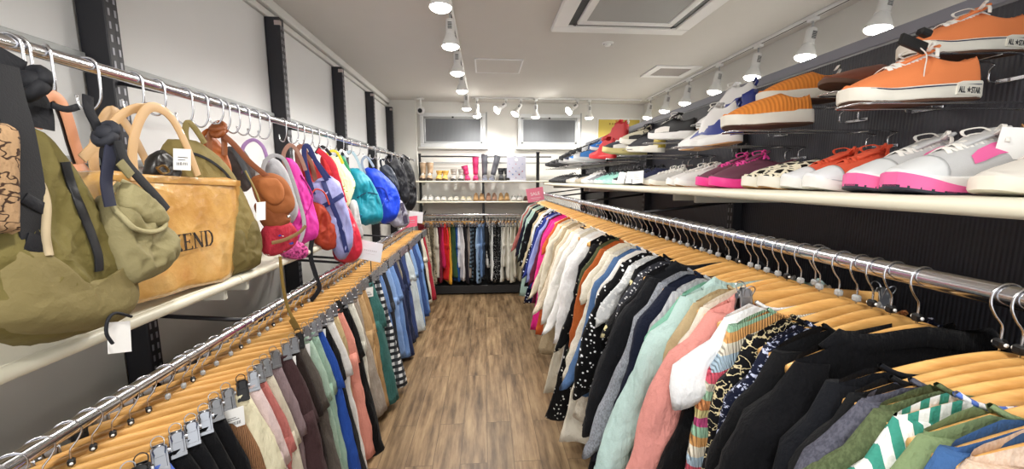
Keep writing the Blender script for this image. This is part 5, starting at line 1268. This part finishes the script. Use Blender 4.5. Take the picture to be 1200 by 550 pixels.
GL = {'E': (.78, [(.17, 0, .17, 1, .15), (.03, .97, .68, .97, .06), (.15, .5, .5, .5, .06), (.03, .03, .7, .03, .06), (.66, .84, .66, 1, .05), (.69, 0, .69, .2, .05), (.5, .39, .5, .61, .04)]),
      'N': (.95, [(.16, 0, .16, 1, .06), (.74, 0, .74, 1, .06), (.13, .96, .74, .04, .17), (.0, .98, .2, .98, .04), (.03, .02, .3, .02, .04), (.6, .98, .88, .98, .04)]),
      'D': (.86, [(.17, 0, .17, 1, .15), (.03, .97, .45, .97, .06), (.45, .97, .66, .78, .1), (.66, .8, .73, .5, .14), (.73, .5, .66, .2, .14), (.66, .22, .45, .03, .1), (.03, .03, .45, .03, .06)]),
      'K': (.86, [(.17, 0, .17, 1, .15), (.03, .98, .31, .98, .04), (.03, .02, .31, .02, .04), (.2, .42, .65, .97, .06), (.32, .56, .72, .03, .15), (.52, .98, .8, .98, .04), (.55, .02, .86, .02, .04)]),
      'W': (1.15, [(.12, .98, .34, .02, .15), (.34, .02, .56, .98, .06), (.5, .98, .74, .02, .15), (.74, .02, .98, .98, .06), (0, .98, .26, .98, .04), (.85, .98, 1.1, .98, .04)])}
m = MB(); hh = lh*.86; cx = -sum(GL[q][0] for q in 'WEEKEND')*hh
for ch in 'WEEKEND':
    for (x0, y0, x1, y1, w_) in GL[ch][1]:
        a_ = Vector((cx+x0*hh, y0*hh, 0)); b_ = Vector((cx+x1*hh, y1*hh, 0)); d_ = (b_-a_).normalized(); p_ = Vector((-d_.y, d_.x, 0))*w_*hh/2
        m.loft([[Mx @ (v+Vector((0, 0, z))) for v in (a_-p_, b_-p_, b_+p_, a_+p_)] for z in (0, .0012)])
    cx += GL[ch][0]*hh
m.build('lettering', plain('#2a211a', .5, name='black_print'), t, False)
CRM = plain('#cfa877', .5, name='cream_handle', var=.06, coat=.2)
for pts, off in (([(151, 212), (148, 180), (153, 150), (165, 128), (180, 127), (196, 140), (212, 170), (226, 206)], .014), ([(163, 210), (160, 178), (168, 146), (180, 130), (196, 150), (210, 178), (222, 208)], -.10)):
    strap(pts, b5, az, .024, CRM, 'handle', t, off, .004)
strap([(96, 186), (116, 165), (140, 137), (158, 127), (172, 126)], b5, az, .02, CRM, 'handle', t, .0, .003)
tg = quad_card([(189, 174), (210, 175), (210, 200), (189, 199)], b5, az, TAG, 'price_tag', t, .03)
m = MB(); m2 = [on_plane(x, 192, b5, A9)-t.location+n5*.0318 for x in (193, 195, 197, 198.5, 201, 203, 205)]
for p in m2: m.box(p.x, p.x+.0004, p.y-.0008, p.y+.0008, p.z-.004, p.z+.004)
for q, (x0, x1) in ((184, (194, 206)), (187, (194, 203))):
    A, B_ = (on_plane(x, q, b5, A9)-t.location+n5*.0318 for x in (x0, x1)); m.box(A.x, A.x+.0004, A.y, B_.y, A.z-.0008, A.z+.0008)
m.build('barcode', INK, tg, False)
s_hook(159, 118, 'steel hook holding the tan tote handles', ln=.085); s_hook(186, 128, 'second steel hook at the tan tote', ln=.08)
t = bag('small_black_bag', 'small black leather bag with brass buckle peeking out of the tan tote', 1.2, -.90)
bag_pillow([(176, 190), (183, 180), (196, 178), (206, 190), (212, 204), (204, 212), (184, 210), (175, 205)], (-.885, 0), az, .05, LEA('#1d1a18', .35), 'body', t); strap([(182, 197), (188, 203), (196, 201), (190, 194), (182, 197)], (-.86, 0), az, .006, metal('#b59a68', .3, 'brass'), 'buckle', t, .004, .003, tube=True)
# 6 khaki backpack
t = bag('backpack', 'khaki olive backpack standing between the tote and the rust flap bag', 1.4, -.95); BPK = FAB('#8a7a48', .7); b6 = (-.90, 1.30); az6 = R(72)
bag_pillow([(206, 172), (214, 164), (229, 162), (250, 167), (270, 184), (288, 208), (301, 236), (309, 262), (311, 295), (306, 313), (276, 327), (256, 331), (236, 318), (214, 260), (204, 210)], b6, az6, .13, BPK, 'body', t, wr=.008, seed=11, off=-.038, ctr=(262, 250)); OB = t.children[0]
bag_pillow([(268, 268), (285, 258), (306, 258), (311, 290), (306, 312), (284, 322), (266, 326), (262, 300)], b6, az6, .11, FAB('#6f6238', .7), 'front_pocket', t, wr=.010, seed=12, off=-.016)
strap([(209, 184), (224, 180), (244, 188), (260, 200), (270, 212)], b6, az6, .008, plain('#17181c', .5, name='zip'), 'zip', t, .062, .004, on=[OB])
strap([(286, 200), (300, 228), (309, 258)], b6, az6, .006, FAB('#a3925e'), 'piping', t, .045, .005, tube=True, on=[OB])
strap([(219, 168), (217, 155), (220, 144), (228, 150), (240, 168)], b6, az6, .018, BPK, 'top_loop', t, .0, .004)
strap([(313, 300), (316, 330), (322, 358), (334, 384)], b6, az6, .013, FAB('#8a7038'), 'dangling_strap', t, .06, .003)
strap([(326, 372), (338, 392)], b6, az6, .026, FAB('#7a6230'), 'strap_end', t, .062, .003)
quad_card([(277, 237), (288, 236), (288, 257), (277, 258)], b6, az6, TAG, 'price_tag', t, .085)
s_hook(219, 140, 'steel hook holding the khaki backpack', ln=.09)
t = bag('shoulder_bag', 'orange brown leather bag top showing between backpack and rust flap bag', 1.5, -1.0)
bag_pillow([(236, 168), (248, 158), (262, 172), (272, 200), (262, 220), (246, 200)], (-1.0, 1.5), R(60), .05, LEA('#b8642c'), 'body', t); strap([(238, 172), (238, 158), (248, 152), (256, 160)], (-.97, 1.5), R(60), .014, LEA('#b8642c'), 'strap', t)
s_hook(238, 147, 'steel hook holding the orange brown bag', ln=.09)
# 7 rust suede flap bag
t = bag('flap_bag', 'rust brown suede saddle bag with flap and knotted strap', 1.6, -.86); RU = SUE('#9c5a2c'); b7 = (-.84, 1.62); az7 = R(48)
bag_pillow([(300, 240), (318, 236), (334, 244), (341, 256), (339, 262), (327, 270), (313, 268), (305, 256)], b7, az7, .09, SUE('#87481f'), 'lower_body', t, wr=.003, off=.0)
bag_pillow([(294, 212), (304, 205), (320, 203), (334, 211), (342, 226), (345, 242), (336, 252), (318, 252), (302, 238)], b7, az7, .09, RU, 'flap', t, wr=.003, seed=4, off=.012)
bag_pillow([(296, 214), (306, 209), (320, 210), (328, 222), (326, 236), (314, 240), (302, 230)], b7, az7, .05, SUE('#ab6534'), 'round_pocket', t, wr=.002, off=.045)
strap([(258, 158), (272, 170), (290, 190), (312, 208)], b7, az7, .02, LEA('#8a4a24'), 'strap', t, .02, .004); strap([(246, 178), (245, 160), (254, 150), (262, 160), (263, 182)], b7, az7, .018, LEA('#9a5a30'), 'strap_loop', t, .0, .004)
knot((255, 152), b7, az7, .026, LEA('#9a5428'), t, .01, (1.2, 1, .7)); MB().sphere(on_plane(329, 253, b7, az7)+Vector((.05, -.04, 0))-t.location, .008, 10, 6).build('stud', CHROME, t)
s_hook(256, 148, 'steel hook under the rust saddle bag knot', ln=.07)
# hanging between: lilac and grey strap bags
GRN = 'x'
t = bag('shoulder_bag', 'dark taupe bag with lilac loop strap behind the rust saddle bag', 1.7, -.98)
bag_pillow([(262, 178), (276, 172), (290, 180), (300, 205), (290, 225), (272, 212)], (-.98, 1.7), R(45), .07, FAB('#5c5554'), 'body', t); strap([(286, 205), (284, 175), (296, 164), (308, 172), (314, 190)], (-.95, 1.7), R(45), .014, FAB('#b08ac0'), 'strap', t)
strap([(270, 172), (280, 190), (292, 215)], (-.95, 1.7), R(45), .02, FAB('#55595e'), 'grey_strap', t, .03)
t = bag('shoulder_bag', 'light grey bag with a wide grey loop strap left of the magenta bag', 1.8, -.93); GRY = FAB('#b4b4b8')
bag_pillow([(308, 192), (322, 186), (334, 196), (346, 222), (350, 250), (340, 262), (326, 240)], (-.93, 1.8), R(42), .08, GRY, 'body', t, wr=.004)
strap([(303, 210), (306, 192), (316, 183), (328, 187), (336, 204), (346, 235), (352, 262), (346, 284), (336, 292)], (-.90, 1.8), R(42), .016, GRY, 'strap', t, .05)
for px, py, l in ((264, 152, 'holding the dark taupe bag'), (276, 158, 'beside the lilac loop strap'), (288, 160, 'holding the lilac loop strap'), (300, 162, 'between the lilac strap and the grey bag'), (312, 166, 'holding the light grey bag')): s_hook(px, py, 'steel hook '+l, ln=.09)
# 8 magenta bag
t = bag('tote_bag', 'magenta pink fabric tote with long handles', 1.95, -.85); MG = FAB('#d838a0', .6); b8 = (-.86, 1.95); a8 = R(45)
bag_pillow([(334, 192), (342, 186), (352, 197), (362, 222), (370, 246), (374, 270), (368, 283), (350, 286), (334, 284), (332, 240)], b8, a8, .13, MG, 'body', t, wr=.013, seed=21)
strap([(336, 200), (332, 182), (340, 170), (350, 180), (358, 200)], b8, a8, .018, FAB('#a07868'), 'handle', t, .0); strap([(364, 278), (362, 300), (368, 322), (372, 338), (362, 352)], b8, a8, .022, BLKF, 'dangling_strap', t, .02)
strap([(352, 205), (366, 232), (352, 262)], b8, a8, .007, FAB('#b42484'), 'seam', t, .06, tube=True, on=[t.children[0]])
t = bag('pouch', 'small woven pouch with red, blue and white ethnic pattern on the bag shelf', 1.62, -.84)
WOV = cloth('#b03040', 'floral', '#e8e0d8', '#2840a0', sc_=1.5)
bag_pillow([(312, 268), (326, 260), (342, 262), (350, 274), (345, 288), (330, 298), (314, 300), (308, 286)], (-.83, 1.62), R(60), .09, WOV, 'body', t, wr=.006); strap([(310, 284), (326, 280), (342, 272), (350, 264)], (-.83, 1.62), R(60), .014, LEA('#8a6a44'), 'leather_trim', t, .045)
t = bag('crochet_pouch', 'pink crocheted pouch on the edge of the bag shelf', 1.72, -.84); CRO = cloth('#d85a9c', 'paisley', '#7a2a58', sc_=2.6)
bag_pillow([(336, 290), (348, 283), (360, 290), (361, 300), (350, 305), (336, 302), (330, 296)], (-.82, 1.78), R(60), .07, CRO, 'body', t, wr=.008, ws=40)
# 10 red bags
t = bag('tote_bag', 'scarlet red nylon bag with taupe strap between magenta and lavender bags', 2.1, -.9); b10 = (-.9, 2.1)
bag_pillow([(352, 196), (360, 186), (372, 192), (382, 215), (388, 245), (382, 270), (368, 262), (360, 230)], b10, a8, .08, FAB('#c83232', .5), 'body', t, wr=.011); strap([(350, 205), (346, 180), (352, 172), (362, 190), (368, 212)], b10, a8, .022, FAB('#94604c'), 'strap', t, .02)
t = bag('drawstring_bag', 'rust red drooping drawstring bag right of the magenta tote', 2.05, -.84); b11 = (-.84, 2.05)
bag_pillow([(366, 242), (376, 238), (386, 250), (396, 272), (396, 288), (386, 294), (370, 286), (362, 268)], b11, a8, .10, FAB('#a83c26', .6), 'body', t, wr=.012, seed=31); strap([(366, 244), (362, 232), (368, 222), (378, 226), (384, 240)], b11, a8, .008, FAB('#c2452c'), 'drawstring', t, .02, tube=True)
# 11 lavender bag
t = bag('shopping_bag', 'lavender bag with navy ribbon cross and navy handles', 2.15, -.84); LV = FAB('#9c9ecf', .55); NV = FAB('#262f66', .6); b12 = (-.80, 2.12); a12 = R(38)
bag_pillow([(362, 218), (372, 212), (388, 207), (398, 214), (404, 232), (411, 256), (415, 276), (411, 294), (402, 304), (393, 298), (385, 276), (374, 246), (366, 232)], b12, a12, .10, LV, 'body', t, wr=.011, seed=41, ctr=(392, 255))
strap([(378, 212), (388, 238), (398, 264), (406, 296)], b12, a12, .024, NV, 'ribbon', t, .053, on=[t.children[0]]); strap([(374, 244), (388, 237), (402, 228)], b12, a12, .024, NV, 'ribbon', t, .056, on=[t.children[0]])
strap([(366, 228), (358, 200), (355, 176), (360, 172), (370, 192), (382, 212)], b12, a12, .022, NV, 'handle', t, .02); strap([(362, 178), (376, 196), (388, 212)], b12, a12, .02, NV, 'handle', t, .0)
t = bag('tote_bag', 'coral red shiny bag whose round bottom hangs below the lavender bag', 2.3, -.84); RD = plain('#d83048', .35, name='coral_nylon', bump=.2, bscale=60); b13 = (-.87, 2.3)
bag_pillow([(396, 232), (406, 238), (416, 256), (423, 276), (425, 294), (418, 305), (404, 308), (394, 304), (392, 290), (400, 262)], b13, a12, .13, RD, 'body', t, wr=.012, seed=44)
strap([(372, 176), (384, 186), (394, 205), (404, 238)], b13, a12, .03, FAB('#c8283c'), 'strap', t)
t = bag('sack_bag', 'small red cloth bag hanging above the floral bag', 2.4, -.95); bag_pillow([(376, 186), (384, 182), (394, 192), (398, 212), (388, 216), (380, 204)], (-.95, 2.4), a12, .07, FAB('#d03038'), 'body', t); strap([(370, 180), (378, 172), (388, 182)], (-.94, 2.4), a12, .018, BLKF, 'strap', t)
t = bag('tote_bag', 'lime yellow and white leafy print bag', 2.45, -.88); bag_pillow([(384, 190), (394, 184), (406, 196), (417, 214), (412, 234), (406, 246), (398, 240), (392, 214)], (-.88, 2.5), a12, .08, cloth('#dfe6c0', 'floral', '#9cb840', '#d8d040', sc_=1.5), 'body', t); strap([(384, 196), (384, 180), (394, 178), (402, 192)], (-.86, 2.5), a12, .016, FAB('#d8c840'), 'strap', t)
t = bag('tote_bag', 'green bag with white strap between the leafy bag and the teal backpack', 2.7, -.95); bag_pillow([(392, 186), (400, 182), (408, 192), (412, 208), (404, 212), (396, 200)], (-.95, 2.7), a12, .07, FAB('#2f8a5c'), 'body', t); strap([(396, 188), (400, 176), (408, 184)], (-.93, 2.7), a12, .014, TAG, 'strap', t)
t = bag('tote_bag', 'white folded canvas bag edge below the leafy bag', 2.6, -.92); bag_pillow([(410, 238), (418, 236), (422, 256), (426, 276), (420, 278), (414, 262)], (-.93, 2.62), a12, .04, FAB('#c9cacc'), 'body', t)
# teal, blue, grey
def puff(name, label, y, x, out, c, extra=(), T=.16, az=R(38), wr=.014, seed=1, loop='#9ab0bc', lp=None):
    t = bag(name, label, y, x); m = FAB(c, .5); bag_pillow(out, (x, y), az, T, m, 'body', t, wr=wr, seed=seed)
    if lp: strap(lp, (x, y), az, .02, FAB(loop), 'strap', t, .0)
    for (pts, w, cc) in extra: strap(pts, (x, y), az, w, FAB(cc), 'seam_tape', t, T*.5-.004, on=[t.children[0]])
    return t
puff('backpack', 'teal backpack with dark zip lines', 2.9, -.87, [(408, 201), (418, 198), (430, 204), (440, 220), (447, 238), (448, 258), (436, 264), (422, 264), (414, 252), (411, 228)], '#1f8fa4', [([(418, 232), (430, 226), (442, 228)], .008, '#0f3f58'), ([(414, 248), (424, 254)], .014, '#16587a'), ([(432, 212), (444, 238)], .006, '#146e82')], .2, seed=51, lp=[(408, 204), (404, 184), (412, 178), (420, 190), (424, 204)])
puff('backpack', 'bright royal blue backpack right of the teal one', 3.35, -.88, [(428, 200), (438, 197), (450, 204), (462, 216), (469, 232), (467, 250), (460, 260), (448, 260), (442, 240), (436, 222)], '#1f48d8', [([(440, 220), (450, 222), (456, 236)], .012, '#1a2c9c'), ([(446, 246), (452, 232)], .006, '#8aa0f0')], .22, seed=55, lp=[(428, 204), (424, 190), (430, 184), (438, 196)], loop='#8f9cb0')
puff('backpack', 'grey and dark violet backpack below the blue one', 3.75, -.84, [(462, 240), (470, 234), (477, 248), (480, 260), (474, 267), (462, 266), (458, 256)], '#9a98a4', [([(470, 238), (476, 262)], .04, '#4a4458')], .16, seed=57)
puff('backpack', 'dark slate bag between blue and black bags', 3.9, -.95, [(446, 196), (456, 194), (464, 206), (468, 222), (460, 226), (452, 212)], '#39404e', (), .12, lp=[(448, 198), (446, 188), (454, 188)], loop='#2b2f38')
puff('nylon_bag', 'black nylon bag with a folded edge, nearer of the two black bags', 4.1, -.93, [(452, 186), (462, 182), (472, 192), (478, 212), (480, 232), (474, 240), (466, 226), (458, 204)], '#23242a', ([(462, 192), (472, 220)], .01, '#3c3d46') and (), .16, seed=61, wr=.014, lp=[(456, 188), (456, 180), (464, 182)], loop='#202126')
puff('nylon_bag', 'black crumpled nylon bag, last one on the upper left rail', 4.6, -.92, [(466, 190), (476, 186), (484, 198), (488, 220), (487, 240), (480, 248), (473, 236), (470, 212)], '#1c1d22', (), .18, seed=63, wr=.018, lp=[(470, 192), (472, 182), (480, 188)], loop='#1c1d22')
puff('tote_bag', 'off-white strap bag between the slate and black bags', 4.3, -1.0, [(456, 196), (462, 192), (468, 206), (470, 230), (464, 234), (459, 214)], '#c9c8c4', (), .08, lp=[(456, 200), (454, 184), (462, 186)], loop='#d8d8d4')
for k, y in enumerate((1.9, 2.0, 2.08, 2.16, 2.26, 2.36, 2.5, 2.62, 2.78, 2.95, 3.15, 3.35, 3.5, 3.7, 3.95, 4.1, 4.3, 4.5, 4.65, 4.8)):
    nmz = ['magenta tote', 'taupe strap', 'scarlet nylon bag', 'lavender bag', 'coral red bag', 'small red cloth bag', 'leafy print bag', 'white canvas bag', 'green bag', 'teal backpack', 'pale strap of the teal backpack', 'blue backpack', 'pale strap of the blue backpack', 'violet grey backpack', 'slate bag', 'nearer black nylon bag', 'off-white strap', 'crumpled black bag', 'far end of the row, holding a black strap', 'last gap before the corner'][k]
    s_hook(0, 0, 'steel hook above the '+nmz, ln=.085, y=y, flip=1 if k % 2 else -1)
# ------------------------------------------------------------ cards on the rails
def card(name, label, pts, anchor, az, c, lines, group=None, text=None, back=None):
    t = thing(name, label, 'sign', (anchor[0], anchor[1], 1.0)); mt = plain(c, .5, name='sign_card', var=.01)
    quad_card(pts, anchor, az, mt, 'card', t, 0, .003)
    n = Vector((math.sin(az), -math.cos(az), 0)); d = Vector((math.cos(az), math.sin(az), 0))
    P = [on_plane(p[0], p[1], anchor, az)-t.location for p in pts]; c_ = sum(P, Vector())/4; w = (P[1]-P[0]).length; x = (P[1]-P[0]).normalized(); up = (P[0]-P[3]).normalized()
    if text: text_mesh(text[0], text[1]*w, frame(c_+n*.0035+up*text[2]*w, x, up), plain(text[3], .5, name='sign_print'), t, 'lettering', .0003, bold=.0006)
    m = MB(); M = frame(c_+n*.0034, x, up)
    for (x0, x1, y0, y1) in lines: m.box(x0*w, x1*w, y0*w, y1*w, 0, .0006, M=M)
    if lines: m.build('print', plain('#c9c9cc' if c != '#e8809a' else '#f6d4dc', .5, name='sign_print'), t, False)
    bt = on_plane(sum(p[0] for p in pts)/4, max(p[1] for p in pts)-2, anchor, az)-t.location
    MB().tube([bt, bt-Vector((0, 0, .07))], .003, 6).build('stand_clip', BLACKP, t)
    return t
card('sign_card', 'white placard with faint grey print standing on the lower left rail', [(423, 281), (449, 286), (446, 308), (420, 303)], (-.80, 2.45), R(20), '#e4e6ec', [(-.3+.085*q, -.3+.085*q+.05, .0, .055) for q in range(7)] + [(-.22, .22, -.14, -.125)])
card('sign_card', 'small pink sale card at the far end of the lower left rail', [(478, 254), (489, 253), (489, 265), (476, 267)], (-.78, 4.2), R(10), '#e8607c', [(-.2, .25, .1, .16), (-.3, .3, -.12, -.08)])
card('sign_card', 'white card behind the small pink sale card on the left', [(480, 247), (496, 249), (495, 262), (478, 260)], (-.78, 4.4), R(10), '#e6e6ea', [(-.2, .2, .05, .08)])
card('sale_sign', 'tilted pink SALE card with white border at the far end of the right rail', [(616, 222), (636, 219), (638, 234), (619, 238)], (.46, 4.95), 0, '#e8809a', [(-.3, .3, -.2, -.17), (-.22, .22, -.28, -.26)], text=('SALE', .26, -.03, '#fbeef0'))
# ------------------------------------------------------------ light and view
w = bpy.data.worlds.new('world'); sc.world = w; w.use_nodes = True
w.node_tree.nodes['Background'].inputs['Color'].default_value = (.93, .96, 1, 1); w.node_tree.nodes['Background'].inputs['Strength'].default_value = 2.5
vs = sc.view_settings; vs.view_transform = 'Standard'; vs.look = 'None'; vs.exposure = 0.0; vs.gamma = 1; vs.use_curve_mapping = False
